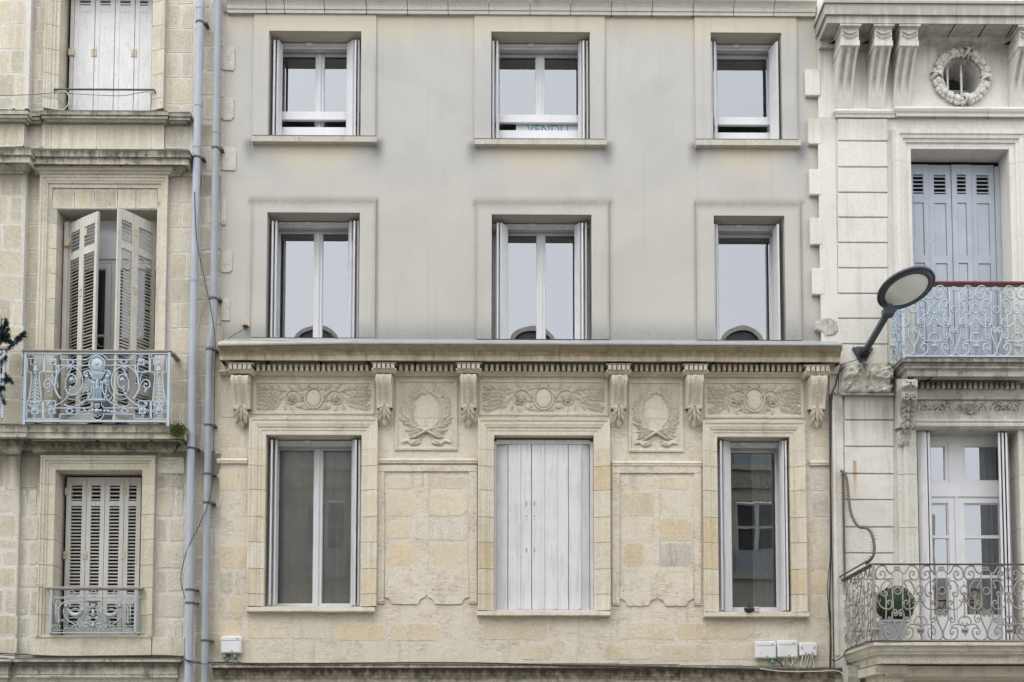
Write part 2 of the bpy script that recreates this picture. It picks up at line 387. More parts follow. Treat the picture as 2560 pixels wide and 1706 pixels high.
M['pipe2'] = paint_mat('dull_grey_drainpipe', (.33,.35,.39), (.29,.31,.34), rough=.55, dirt=.35)
M['cable'] = paint_mat('black_cable', (.035,.035,.037), rough=.6)
M['cablew'] = paint_mat('pale_cable', (.55,.53,.47), rough=.6)
M['boxw'] = paint_mat('white_plastic_box', (.72,.72,.73), (.66,.66,.67), rough=.4, dirt=.15)
M['green'] = paint_mat('green_plastic_gland', (.16,.42,.26), rough=.5)
M['navy'] = paint_mat('navy_lamp_metal', (.055,.065,.085), (.04,.048,.065), rough=.35, dirt=.1)
M['steel'] = paint_mat('bolt_steel', (.5,.5,.5), rough=.35, metal=.7)
M['room'] = paint_mat('dim_room', (.085,.085,.09), rough=.9)
M['darkroom'] = paint_mat('dark_gap', (.035,.033,.032), rough=.95)
M['curtain'] = paint_mat('grey_curtain', (.26,.29,.29), (.19,.215,.215), rough=.9)
M['sheer'] = paint_mat('grey_sheer_curtain', (.88,.88,.87), (.80,.80,.79), rough=.95)
M['curtainw'] = paint_mat('white_curtain', (.6,.62,.66), rough=.9)
M['pot'] = paint_mat('grey_planter', (.47,.49,.53), (.43,.45,.49), rough=.55)
M['terra'] = paint_mat('red_brown_anchor', (.16,.05,.035), rough=.7)
M['black'] = paint_mat('black_plastic', (.03,.03,.032), rough=.3)
M['print'] = paint_mat('blue_print', (.12,.36,.55), rough=.5, dirt=0)
M['signw'] = paint_mat('sign_board_white', (.72,.73,.74), rough=.5, dirt=.05)
M['ink'] = paint_mat('dark_print', (.08,.08,.08), rough=.5, dirt=0)
def glass_mat(name, tint=(.75,.8,.82), ior=3.0, rough=.0):
    t = NT(name); tr = t.n('ShaderNodeBsdfTransparent'); tr.inputs[0].default_value = (*tint, 1)
    gl = t.n('ShaderNodeBsdfGlossy'); gl.inputs[0].default_value = (.93,.95,.98,1); gl.inputs['Roughness'].default_value = rough
    fr = t.n('ShaderNodeFresnel'); fr.inputs[0].default_value = ior
    t.l(t.bump(t.noise(t.pos(), 1.3, 2, .4), .06, .02), gl.inputs['Normal'])
    mx = t.n('ShaderNodeMixShader'); t.l(fr.outputs[0], mx.inputs[0]); t.l(tr.outputs[0], mx.inputs[1]); t.l(gl.outputs[0], mx.inputs[2])
    t.l(mx.outputs[0], t.out.inputs[0]); return t.m
M['glass'] = glass_mat('window_glass', ior=3.5)
M['glass3'] = glass_mat('plain_window_glass', (.92,.94,.94), 1.7)
M['glass4'] = glass_mat('clear_window_glass', ior=2.3)
M['glass2'] = glass_mat('old_window_glass', (.6,.68,.72), 2.2, .01)
M['lens'] = paint_mat('lamp_lens', (.80,.81,.77), (.72,.73,.70), rough=.08, spec=.8, dirt=.05)
def leaf_mat(name, a, b):
    t = NT(name); oi = t.n('ShaderNodeNewGeometry')
    col = t.mix(oi.outputs['Random Per Island'], a, b); return t.bsdf(col, .55)
M['box_leaf'] = leaf_mat('boxwood_leaf', (.022,.046,.022), (.095,.15,.07))
M['fir_leaf'] = leaf_mat('fir_needle', (.012,.030,.034), (.04,.085,.085))
M['mossy'] = leaf_mat('moss_tuft', (.05,.075,.012), (.13,.16,.03))
M['asphalt'] = stone_mat('asphalt', (.085,.083,.08), (.10,.098,.094), rnd=0, streak=0, seed=20)
M['slate'] = paint_mat('dark_slate', (.12,.125,.135), rough=.5)
M['paving'] = stone_mat('paving', (.33,.31,.28), (.38,.36,.33), rnd=0, seed=21)

def plaster_mat():
    t = NT('ageing_plaster'); p = t.pos(); a = t.n('ShaderNodeVertexColor', layer_name='weather'); s = t.n('ShaderNodeSeparateColor'); t.l(a.outputs[0], s.inputs[0])
    n1 = t.noise(p, 1.1, 6, .6, .5); n2 = t.noise(p, 5, 5, .6); fine = t.noise(p, 160, 2, .6)
    col = t.mix(t.ramp(n1, .3, .7), (.435,.428,.412), (.50,.488,.462))
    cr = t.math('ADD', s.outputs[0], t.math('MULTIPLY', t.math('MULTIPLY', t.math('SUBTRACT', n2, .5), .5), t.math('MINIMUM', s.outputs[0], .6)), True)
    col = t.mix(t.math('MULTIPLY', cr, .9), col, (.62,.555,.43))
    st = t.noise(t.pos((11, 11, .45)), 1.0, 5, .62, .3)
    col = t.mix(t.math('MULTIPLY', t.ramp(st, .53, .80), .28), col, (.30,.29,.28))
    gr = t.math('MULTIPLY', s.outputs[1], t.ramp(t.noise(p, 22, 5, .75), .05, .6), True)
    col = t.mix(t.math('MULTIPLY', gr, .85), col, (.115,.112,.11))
    col = t.mix(t.math('MULTIPLY', t.ramp(fine, .42, .7), .16), col, (.2,.2,.2))
    cr2 = t.noise(t.pos((1.3,1.3,.8), (7,0,2)), 2.2, 8, .72); hl = t.math('SUBTRACT', 1.0, t.math('MULTIPLY', t.math('ABSOLUTE', t.math('SUBTRACT', cr2, .5)), 170.0), True)
    col = t.mix(t.math('MULTIPLY', t.math('MULTIPLY', hl, t.ramp(n1, .52, .66)), .35), col, (.2,.19,.18))
    return t.bsdf(col, .93, t.bump(fine, .3, .004))
M['plaster'] = plaster_mat()
# ---------------------------------------------------------------- shared builders
def proj(x, y, z):
    dx, dy, dz = x, y - CAM_Y, z - CAM_Z
    dx, dy = _cy*dx + _sy*dy, -_sy*dx + _cy*dy
    b = _cp*dy + _sp*dz; w = _sp*dy - _cp*dz
    return 1280 + (dx/w*LENS/36 - SHX)*2560, 853 - (b/w*LENS/36 - SHY)*2560
def gridlines(a, b, cuts, step):
    xs = sorted({round(t, 5) for t in [a, b] + [c for c in cuts if a < c < b]}); o = []
    for p, q in zip(xs, xs[1:]):
        k = max(1, int((q-p)/step))
        o += [p + (q-p)*i/k for i in range(k)]
    return o + [xs[-1]]
def grid_wall(name, rect, holes, y, mat, parent, step=5.0, reveal=.25, skirt=0.0, weather=None, rough=0.0):
    """upright wall face with openings, their reveals, and an optional return edge all round"""
    x0, x1, z0, z1 = rect
    xs = gridlines(x0, x1, [h[0] for h in holes]+[h[1] for h in holes], step)
    zs = gridlines(z0, z1, [h[2] for h in holes]+[h[3] for h in holes], step)
    mb = MB(); idx = {}
    def vid(i, j):
        if (i, j) not in idx: idx[(i, j)] = len(mb.v); mb.v.append((xs[i], y, zs[j]))
        return idx[(i, j)]
    for i in range(len(xs)-1):
        for j in range(len(zs)-1):
            cx, cz = (xs[i]+xs[i+1])/2, (zs[j]+zs[j+1])/2
            if any(h[0] < cx < h[1] and h[2] < cz < h[3] for h in holes): continue
            mb.f.append((vid(i,j), vid(i+1,j), vid(i+1,j+1), vid(i,j+1)))
    for h in holes:
        if reveal <= 0: continue
        a, b, c, d = h[:4]; yb = y + reveal
        mb.add([(a,y,c),(a,y,d),(a,yb,d),(a,yb,c)], [(3,2,1,0)]); mb.add([(b,y,c),(b,y,d),(b,yb,d),(b,yb,c)], [(0,1,2,3)])
        mb.add([(a,y,d),(b,y,d),(b,yb,d),(a,yb,d)], [(3,2,1,0)]); mb.add([(a,y,c),(b,y,c),(b,yb,c),(a,yb,c)], [(0,1,2,3)])
    if skirt > 0:
        for p, q in (((x0,z0),(x1,z0)),((x1,z0),(x1,z1)),((x1,z1),(x0,z1)),((x0,z1),(x0,z0))):
            mb.add([(p[0],y,p[1]),(q[0],y,q[1]),(q[0],y+skirt,q[1]),(p[0],y+skirt,p[1])], [(3,2,1,0)])
    o = ob(name, mb, mat, parent)
    if weather:
        ca = o.data.color_attributes.new('weather', 'FLOAT_COLOR', 'POINT')
        for i, vv in enumerate(o.data.vertices):
            c, g = weather(vv.co.x, vv.co.y, vv.co.z); ca.data[i].color = (c, g, 0, 1)
    return o
def stone_poly(x0, x1, z0, z1, j, rd=None, k=3):
    """rough rectangle: knocked corners and a wandering edge"""
    rd = min(rd if rd is not None else 9, min(x1-x0, z1-z0)*(.22 if rd is not None else .12))
    pts = []
    def edge(ax, az, bx, bz):
        L = sqrt((bx-ax)**2+(bz-az)**2); n = max(1, min(5, int(L/.13)))
        for i in range(n+1):
            t = i/n; q = j if 0 < i < n else j*.6
            pts.append((ax+(bx-ax)*t + R.uniform(-q, q), az+(bz-az)*t + R.uniform(-q, q)))
    r = [rd*R.uniform(.3, 1.5) for _ in range(4)]
    edge(x0+r[0], z0, x1-r[1], z0); edge(x1, z0+r[1], x1, z1-r[2]); edge(x1-r[2], z1, x0+r[3], z1); edge(x0, z1-r[3], x0, z0+r[0])
    return pts
def stone(parent, rect, y, mat, name='stone_block', proud=.006, j=.006, rd=None, b=.004):
    x0, x1, z0, z1 = rect
    em = {'limestone_pale': 'stoneAe', 'limestone_golden': 'stoneBe', 'limestone_greyed': 'stoneGe'}.get(mat.name)
    pts = stone_poly(x0, x1, z0, z1, j, rd); n = len(pts)
    if not em or name in ('toothing_stone', 'quoin_block'): return ob(name, MB().prism(pts, y-proud, y+.02, b), mat, parent)
    cx, cz = (x0+x1)/2, (z0+z1)/2; iw, ih = min(.03, (x1-x0)*.3), min(.03, (z1-z0)*.3)
    sx, sz = 1-2*iw/(x1-x0), 1-2*ih/(z1-z0)
    vs = [(cx+(px-cx)*sx, y-proud, cz+(pz-cz)*sz) for px, pz in pts] + [(px, y-proud+.001, pz) for px, pz in pts] + [(px+(px-cx)*.012, y+.01, pz+(pz-cz)*.012) for px, pz in pts]
    fs = [tuple(range(n))]
    for k in range(2):
        for i in range(n): q = (i+1) % n; fs.append((k*n+i, (k+1)*n+i, (k+1)*n+q, k*n+q))
    o = ob(name, MB().add(vs, fs), M[em], parent); ca = o.data.color_attributes.new('core', 'FLOAT_COLOR', 'POINT')
    for i in range(len(ca.data)): c = 1.0 if i < n else 0.0; ca.data[i].color = (c, c, c, 1)
    return o
def stones_px(parent, u0, u1, vs, y, mats, wpx=(70, 130), gap=(1, 4), jit=.006, skip=0.0, phase=0, name='stone_block', proud=.006):
    """courses between the given v lines, broken into blocks"""
    for ci, (va, vb) in enumerate(zip(vs, vs[1:])):
        cuts = [u0]; first = True
        while cuts[-1] < u1 - 1:
            w = R.uniform(*wpx) * (R.uniform(.45, .7) if first and (ci+phase) % 2 else 1); first = False
            nx = cuts[-1] + w
            if u1 - nx < wpx[0]*.45: nx = u1
            cuts.append(nx)
        for a, b in zip(cuts, cuts[1:]):
            if R.random() < skip: continue
            g = [R.uniform(*gap)/2 for _ in range(4)]
            rc = RC(a+g[0], b-g[1], va+g[2], vb-g[3], y)
            m = mats if not isinstance(mats, (list, tuple)) else R.choice(mats)
            stone(parent, rc, y, m, name, proud*.6, jit, .02)
def board(mb, pa, pb, t, z0, z1):
    """upright board between plan points pa (front) and pb (back), thickness t"""
    a = Vector((pa[0], pa[1], 0)); b = Vector((pb[0], pb[1], 0)); d = (b-a).normalized(); n = Vector((-d.y, d.x, 0))*(t/2)
    vs = [a-n, a+n, b+n, b-n]
    return mb.add([(p.x,p.y,z0) for p in vs]+[(p.x,p.y,z1) for p in vs], [(0,1,5,4),(1,2,6,5),(2,3,7,6),(3,0,4,7),(4,5,6,7),(3,2,1,0)])
def sash(mb, x0, x1, z0, z1, y, w, d):
    """rectangular frame of stiles and rails with a small inner step"""
    mb.box(x0, x0+w, y, y+d, z0, z1); mb.box(x1-w, x1, y, y+d, z0, z1)
    mb.box(x0+w, x1-w, y+.001, y+d-.001, z1-w, z1); mb.box(x0+w, x1-w, y+.001, y+d-.001, z0, z0+w)
    s = w*.22
    mb.box(x0+w, x0+w+s, y+.016, y+d-.002, z0+w, z1-w); mb.box(x1-w-s, x1-w, y+.016, y+d-.002, z0+w, z1-w)
    mb.box(x0+w+s, x1-w-s, y+.016, y+d-.002, z1-w-s, z1-w); mb.box(x0+w+s, x1-w-s, y+.016, y+d-.002, z0+w, z0+w+s)
def interior(bld, x0, x1, z0, z1, y, depth=1.6, mat='room'):
    mb = MB(); a, b, c, d = x0-.25, x1+.25, z0-.1, z1+.1; yb = y+depth
    mb.add([(a,y,c),(b,y,c),(b,y,d),(a,y,d),(a,yb,c),(b,yb,c),(b,yb,d),(a,yb,d)], [(4,5,6,7),(0,4,7,3),(5,1,2,6),(7,6,2,3),(0,1,5,4)])
    return ob('room_interior', mb, M[mat], bld)
def pvc_window(bld, rect, y, kind=2, glass='glass', guard=None, handle=1, tophang=.07, bottom=.05, inner=None):
    """white plastic window set back in its opening; the frame is the part, panes its pieces"""
    x0, x1, z0, z1 = rect
    mb = MB(); fw, d = .035, .07
    mb.box(x0, x0+fw, y+.012, y+d, z0, z1); mb.box(x1-fw, x1, y+.012, y+d, z0, z1); mb.box(x0+fw, x1-fw, y+.013, y+d-.001, z1-fw, z1); mb.box(x0+fw, x1-fw, y+.01, y+d-.001, z0, z0+bottom)
    a, b, c, e = x0+fw, x1-fw, z0+bottom, z1-fw; w = .05; panes = []
    if kind == 2:
        m = (a+b)/2
        sash(mb, a, m-.004, c, e, y, w, .05); sash(mb, m+.004, b, c, e, y, w, .05)
        mb.box(m-.022, m+.022, y-.014, y+.004, c+.006, e-.004); mb.box(m-.010, m+.010, y-.022, y-.010, c+.006, e-.004)
        panes = [(a+w, m-.004-w), (m+.004+w, b-w)]
    else:
        sash(mb, a, b, c, e, y, w*1.15, .05); panes = [(a+w, b-w)]
    win = ob('window', mb, M['upvc'], bld)
    for p, q in panes:
        ob('pane', MB().add([(p,y+.028,c+w),(q,y+.028,c+w),(q,y+.028,e-w),(p,y+.028,e-w)], [(0,1,2,3)]), M[glass], win)
    # shutter track above the sashes
    yt = y-.13; t = MB().box(x0, x1, yt, yt+.10, z1-.052, z1-.006).box(x0, x1, yt-.014, yt, z1-.040, z1-.018).box(x0, x1, yt+.01, yt+.09, z1-.075, z1-.053)
    tr = ob('shutter_track', t, M['upvc_shut'], win)
    mx = x0 + (x1-x0)*.40; ob('track_catch', MB().box(mx-.035, mx+.035, yt-.024, yt-.013, z1-.056, z1-.008, .004), M['boxw'], win)
    if guard:
        gz0, gz1 = guard[:2]
        ob('guard_rail', MB().box(x0+.02, x1-.02, y-.095, y-.05, gz0, gz1, .006), M['upvc'], win); ob('guard_rail', MB().box(x0+.02, x1-.02, y-.095, y-.05, z0+.004, guard[2], .006), M['upvc'], win)
    interior(bld, x0, x1, z0, z1, y+.09)
    if handle:
        hx = a+.025 if handle < 0 else b-.025; hz = z0 + (z1-z0)*.33
        ob('handle', MB().box(hx-.012, hx+.012, y-.02, y, hz, hz+.09, .004).ball((hx, y-.03, hz+.06), .016), M['boxw'], win)
    return win
def shutter_stack(bld, leaves, v0, v1, zlo, t=.026):
    """folded shutter leaves standing in the reveal: (u, y) of front and back edge"""
    for (ua, ya, ub, yb) in leaves:
        vm = (v0+v1)/2; mb = MB(); zt = Z(v0, ya, ua)
        a = (X(ua, vm, ya), ya); b = (X(ub, vm, yb), yb)
        board(mb, a, b, t, zlo+.012, zt)
        # nosing on the outer edge
        dx = a[0]-b[0]; dy = a[1]-b[1]; L = sqrt(dx*dx+dy*dy) or 1
        board(mb, (a[0]+dx/L*.012, a[1]+dy/L*.012), a, t*.62, zlo+.014, zt-.002)
        ob('shutter_leaf', mb, M['upvc_shut'], bld)

# ---------------------------------------------------------------- the middle house
B = thing('plastered_townhouse', 'middle townhouse with grey plaster upper floors above a carved golden stone storey', 'building', (X(1310), 0, 0))
ROW1 = [(672,903,81,341), (1228,1475,83,349), (1777,1954,85,350)]
ROW2 = [(667,899,534,845), (1229,1479,539,850), (1785,1962,542,852)]
ROW3 = [(663,903,1089,1517), (1235,1485,1090,1527), (1794,1976,1094,1530)]
BAND1 = [(634,940,38,341), (1186,1512,40,349), (1737,1992,43,350)]
BAND2 = [(631,939,498,846), (1191,1522,502,850), (1741,2001,505,852)]
SILL1 = [(629,941,341,354), (1187,1516,349,361), (1741,2002,350,363)]
def sm(a, b, x):
    t = max(0, min(1, (x-a)/(b-a))); return t*t*(3-2*t)
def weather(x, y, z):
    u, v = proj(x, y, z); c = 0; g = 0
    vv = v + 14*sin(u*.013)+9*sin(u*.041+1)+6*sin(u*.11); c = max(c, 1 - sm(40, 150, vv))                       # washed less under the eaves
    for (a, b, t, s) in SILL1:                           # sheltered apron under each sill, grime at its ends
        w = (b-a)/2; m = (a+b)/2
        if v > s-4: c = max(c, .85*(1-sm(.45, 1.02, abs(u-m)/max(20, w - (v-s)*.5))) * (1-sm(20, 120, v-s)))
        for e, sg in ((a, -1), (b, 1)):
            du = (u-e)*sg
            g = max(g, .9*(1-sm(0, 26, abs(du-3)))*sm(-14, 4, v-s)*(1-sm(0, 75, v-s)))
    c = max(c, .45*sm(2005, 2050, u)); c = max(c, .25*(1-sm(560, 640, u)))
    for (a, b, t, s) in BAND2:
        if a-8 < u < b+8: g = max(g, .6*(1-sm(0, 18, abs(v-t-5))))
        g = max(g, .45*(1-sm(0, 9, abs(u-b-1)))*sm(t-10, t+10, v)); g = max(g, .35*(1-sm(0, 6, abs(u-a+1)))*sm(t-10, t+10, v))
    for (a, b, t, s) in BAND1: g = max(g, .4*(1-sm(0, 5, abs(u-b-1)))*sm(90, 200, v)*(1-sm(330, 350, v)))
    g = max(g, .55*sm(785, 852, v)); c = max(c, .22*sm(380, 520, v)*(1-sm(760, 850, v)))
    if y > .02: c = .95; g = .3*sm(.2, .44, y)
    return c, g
op1 = [RC(*q) for q in ROW1]; op2 = [RC(*q) for q in ROW2]; op3 = [RC(*q) for q in ROW3]
zsplit = Z(866)
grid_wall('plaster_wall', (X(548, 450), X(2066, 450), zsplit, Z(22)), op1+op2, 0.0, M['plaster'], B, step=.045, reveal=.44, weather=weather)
for bd, op in list(zip(BAND1, op1)) + list(zip(BAND2, op2)):
    r = RC(*bd); h = (op[0], op[1], r[2]-1, op[3])
    grid_wall('window_surround', r, [(op[0], op[1], r[2]-.001, op[3])], -.026, M['plaster'], B, step=.045, reveal=.03, skirt=.03, weather=weather)
for q in SILL1:
    x0, x1, z0, z1 = RC(q[0], q[1], q[2], q[3], -.09)
    mb = MB().add([(x0,-.09,z0),(x1,-.09,z0),(x1,-.09,z1),(x0,-.09,z1),(x0,.12,z0-.004),(x1,.12,z0-.004),(x1,.12,z1+.02),(x0,.12,z1+.02)],
        [(0,1,2,3),(1,5,6,2),(4,0,3,7),(3,2,6,7),(4,5,1,0)])
    ob('window_sill', mb, M['concrete'], B)
for q in ((626,938,846,857), (1192,1520,851,858), (1742,2002,853,860)):
    x0, x1, z0, z1 = RC(*q, -.05); ob('window_sill', MB().box(x0, x1, -.05, .1, z0, z1, .004), M['concrete'], B)
# windows of the plastered floors
YW = .345
G1 = [((674),(282,303),[(685,.06,688,.2),(694,.09,704,.2)],[(888,.05,886,.2),(896,.09,894,.2),(882,.12,868,.2)],2,-1),
      (0,(287,307),[(1233,.06,1236,.2),(1243,.09,1246,.2)],[(1459,.05,1457,.2),(1468,.09,1466,.2),(1452,.12,1447,.2)],2,1),
      (0,(290,310),[(1779,.06,1781,.2),(1788,.09,1791,.2)],[(1944,.03,1925,.2)],1,1)]
for (q, op, (_, gv, Ls, Rs, k, hd)) in zip(ROW1, op1, G1):
    x0, x1, z0, z1 = op
    pvc_window(B, (x0+.004, x1-.004, z0+.02, z1-.004), YW, k, guard=(Z(gv[1], YW-.09), Z(gv[0], YW-.09), Z(gv[0]+39, YW-.09)), handle=hd, tophang=.085)
    shutter_stack(B, Ls+Rs, q[2]+20, q[3], z0+.005)
G2 = [([(680,.06,683,.2),(689,.09,692,.2)],[(885,.05,882,.2),(894,.09,891,.2),(876,.12,872,.2)],2,-1),
      ([(1244,.06,1246,.2),(1252,.09,1268,.2)],[(1456,.05,1454,.2),(1465,.09,1463,.2),(1449,.11,1438,.2)],2,1),
      ([(1787,.06,1788,.2),(1793,.09,1795,.2)],[(1947,.03,1935,.2)],1,0)]
for (q, op, (Ls, Rs, k, hd)) in zip(ROW2, op2, G2):
    x0, x1, z0, z1 = op
    pvc_window(B, (x0+.004, x1-.004, z0+.004, z1-.004), YW, k, handle=hd, tophang=.075, bottom=.03)
    shutter_stack(B, Ls+Rs, q[2]+19, q[3], z0+.002)
# eaves moulding, block by block
js = [566,665,710,810,915,1018,1120,1222,1325,1427,1529,1631,1734,1835,1936,2041]
for a, b in zip(js, js[1:]):
    pr = [(.17, Z(-14, -.17)), (.17, Z(-3, -.17)), (.15, Z(0, -.15)), (.11, Z(8, -.11)), (.085, Z(16, -.085)), (.075, Z(26, -.075)), (.06, Z(26.5, -.06)), (.062, Z(29, -.062)), (.055, Z(36, -.055)), (.02, Z(38, -.02)), (0, Z(40))]
    pr = [(d, z + R.uniform(-.001, .001)) for d, z in pr]
    ob('cornice_block', MB().course(pr, X(a+.8, 20, -.1), X(b-.8, 20, -.1), 0, (False, False)), M['paintC'], B)
ob('cornice_bed', MB().box(X(560, 20), X(2048, 20), -.02, .1, Z(36), Z(-16)), M['concrete'], B)

# --- carved stone storey: backing wall, then everything laid on it
zb = Z(1720)
grid_wall('stone_wall', (X(536, 1300), X(2078, 1300), zb, zsplit), op3, 0.0, M['mortarB'], B, step=5, reveal=.0)
CAS = [(0, .42), (0, -.028), (.018, -.030), (.055, -.030), (.058, -.038), (.085, -.038), (.10, -.052), (.115, -.055), (.135, -.062), (.165, -.062), (.185, -.075), (.205, -.075), (.206, 0)]
def casing(bld, op, width, z_bottom, mats, vcuts, y=0.0, prof=CAS, joint=.006, names=('lintel_moulding', 'jamb_stone'), reveal_mat=None):
    x0, x1, z0, z1 = op; s = width / prof[-1][0]
    pr = [(o*s, yy) for o, yy in prof]
    ob(names[0], MB().casing_top(pr, x0, x1, z1, y).casing_side(pr, x0, z1-.20, z1, -1, y, True).casing_side(pr, x1, z1-.20, z1, 1, y, True), mats[0], bld)
    cuts = [z1-.20] + [c for c in vcuts if z_bottom+.05 < c < z1-.25] + [z_bottom]
    for sd, x in ((-1, x0), (1, x1)):
        for a, b in zip(cuts, cuts[1:]):
            m = mats[1] if R.random() > .25 or len(mats) < 3 else mats[2]
            ob(names[1], MB().casing_side(pr, x, b+joint/2, a-joint/2, sd, y), m, bld)
CV = [Z(v) for v in (1168,1228,1295,1358,1424,1487)]
casing(B, op3[0], op3[0][0]-X(622,1300), Z(1518), (M['trimB'], M['jambB'], M['trimB']), CV)
casing(B, op3[1], op3[1][0]-X(1195,1300), Z(1528), (M['trimB'], M['jambB'], M['trimB']), CV)
casing(B, op3[2], op3[2][0]-X(1757,1300), Z(1531), (M['trimB'], M['jambB'], M['trimB']), CV)
for q in ((615,936,1518,1530), (1192,1527,1528,1540), (1760,2024,1531,1543)):
    x0, x1, z0, z1 = RC(*q, -.085)
    n = 14; mb = MB(); vs = []; fs = []
    for i in range(n+1):
        x = x0 + (x1-x0)*i/n; e = R.uniform(-.006, .006)
        vs += [(x, .2, z1+.012), (x, -.08, z1), (x, -.085+e*.4, z0+.012), (x, -.078, z0+e), (x, .01, z0-.002)]
    for i in range(n):
        for k in range(4): a = i*5+k; fs.append((a, a+1, a+6, a+5))
    fs += [(0,4,3,2,1), tuple(n*5+i for i in range(5))]
    ob('window_sill', mb.add(vs, fs), M['trimB'], B)
# windows of the stone storey
x0, x1, z0, z1 = op3[0]
pvc_window(B, (x0+.004, x1-.004, z0+.004, z1-.004), .33, 2, 'glass3', handle=0, tophang=.07, bottom=.03)
shutter_stack(B, [(677,.04,680,.2),(688,.09,691,.2),(883,.10,880,.2),(888,.03,886,.2),(897,.05,894,.2)], 1100, 1517, z0+.015)
x0, x1, z0, z1 = op3[2]
pvc_window(B, (x0+.01, x1-.01, z0+.01, z1-.004), .32, 1, 'glass4', handle=0, tophang=.05, bottom=.03)
shutter_stack(B, [(1804,.03,1806,.19),(1811,.12,1827,.19),(1955,.10,1951,.19),(1960,.05,1957,.19),(1967,.02,1965,.19)], 1102, 1530, z0+.015)
def net_curtain(bld, op, y, mat='curtain', a=.0, b=1.0):
    x0, x1, z0, z1 = op; xa, xb = x0+(x1-x0)*a, x0+(x1-x0)*b; k = 40; vs = []; fs = []
    for i in range(k+1):
        t = i/k; xx = xa+(xb-xa)*t; vs += [(xx, y+.02*sin(t*47)+.01*sin(t*19), z0), (xx, y+.016*sin(t*47+.3), z1)]
    for i in range(k): fs.append((i*2, i*2+2, i*2+3, i*2+1))
    ob('curtain', MB().add(vs, fs), M[mat], bld, True)
net_curtain(B, op3[0], .405, 'sheer'); net_curtain(B, op3[2], .52, 'sheer', .6, 1.1)
# the closed accordion shutter of the middle window
x0, x1, z0, z1 = op3[1]; ys = .10
ob('shutter_frame', MB().box(x0+.003, x0+.03, ys-.02, ys+.08, z0+.004, z1-.05).box(x1-.045, x1-.003, ys-.02, ys+.08, z0+.004, z1-.05).box(x0+.03, x1-.045, ys-.015, ys+.08, z1-.085, z1-.03)
   .box(x0+.03, x1-.045, ys-.015, ys+.08, z0+.004, z0+.026), M['upvc_shut'], B)
cu = [1241, 1270, 1299, 1329, 1358, 1390, 1421, 1450, 1474]; yy = [ys+.05, ys+.012, ys+.002, ys-.002, ys+.002, ys+.0, ys+.002, ys+.004, ys+.035]
for i in range(8):
    mb = MB(); a = (X(cu[i]+.8, 1300, ys), yy[i]); b = (X(cu[i+1]-.8, 1300, ys), yy[i+1])
    if i < 1 or i > 6: pass
    board(mb, a, b, .022, z0+.03, z1-.09)
    lf = ob('shutter_leaf', mb, M['upvc_shut'], B)
    if i in (1, 3, 4, 6):   # raised cover strip along the fold
        xx = b[0] if i in (1, 3) else b[0]
        ob('cover_strip', MB().box(xx-.016, xx+.016, min(yy[i+1], ys)-.024, min(yy[i+1], ys)-.008, z0+.03, z1-.092, .004), M['upvc_shut'], lf)
for u in (1316, 1336):
    for v in (1258, 1290, 1299, 1375):
        x, z = P(u, v, ys-.02); ob('shutter_slot', MB().box(x-.009, x+.009, ys-.0185, ys-.009, z-(.03 if v in (1258, 1375) else .008), z+(.03 if v in (1258, 1375) else .008), .003), M['alu'], B)
interior(B, x0, x1, z0, z1, .25, .5, 'darkroom')
for op in op3:   # reveal lining back to the joinery
    pass
# cornice over the stone storey
ZC = lambda d, v: (d, Z(v, -d))
corn = [(0, Z(852)), ZC(.02, 853.5), ZC(.36, 858), ZC(.365, 866), ZC(.35, 868), ZC(.335, 872), ZC(.30, 877), ZC(.275, 881), ZC(.275, 884), ZC(.262, 885), ZC(.262, 888), ZC(.25, 890), ZC(.25, 902), ZC(.235, 902.5)]
cb = [547, 660, 794, 915, 1035, 1186, 1262, 1400, 1520, 1664, 1790, 1905, 2010, 2104]
for i, (a, b) in enumerate(zip(cb, cb[1:])):
    e = [R.uniform(-.003, .003) for _ in corn]
    pr = [(max(0, d + q), z + q*.6) for (d, z), q in zip(corn, e)] + [(.06, Z(907, -.06)), (0, Z(908))]
    ob('cornice_stone', MB().course(pr, X(a+.3, 880, -.3), X(b-.3, 880, -.3), 0, (False, False)), M['ledgeB'], B)
zx0, zx1 = X(543, 858, -.38), X(2106, 858, -.38)
zn = MB(); seg = 40
for i in range(seg):
    xa = zx0 + (zx1-zx0)*i/seg; xb = zx0 + (zx1-zx0)*(i+1)/seg
    da = .03*max(0, 1-(xa-zx0)/1.6); db = .03*max(0, 1-(xb-zx0)/1.6)
    zt = Z(857, -.385); zw = Z(851.5)
    zn.add([(xa,.002,zw+.014),(xa,-.004,zw+.008),(xa,-.385,zt-da),(xa,-.392,zt-.006-da),(xa,-.39,zt-.022-da),(xa,-.372,zt-.026-da),
            (xb,.002,zw+.014),(xb,-.004,zw+.008),(xb,-.385,zt-db),(xb,-.392,zt-.006-db),(xb,-.39,zt-.022-db),(xb,-.372,zt-.026-db)],
           [(0,1,7,6),(1,2,8,7),(2,3,9,8),(3,4,10,9),(4,5,11,10)])
ob('zinc_flashing', zn, M['zinc'], B)
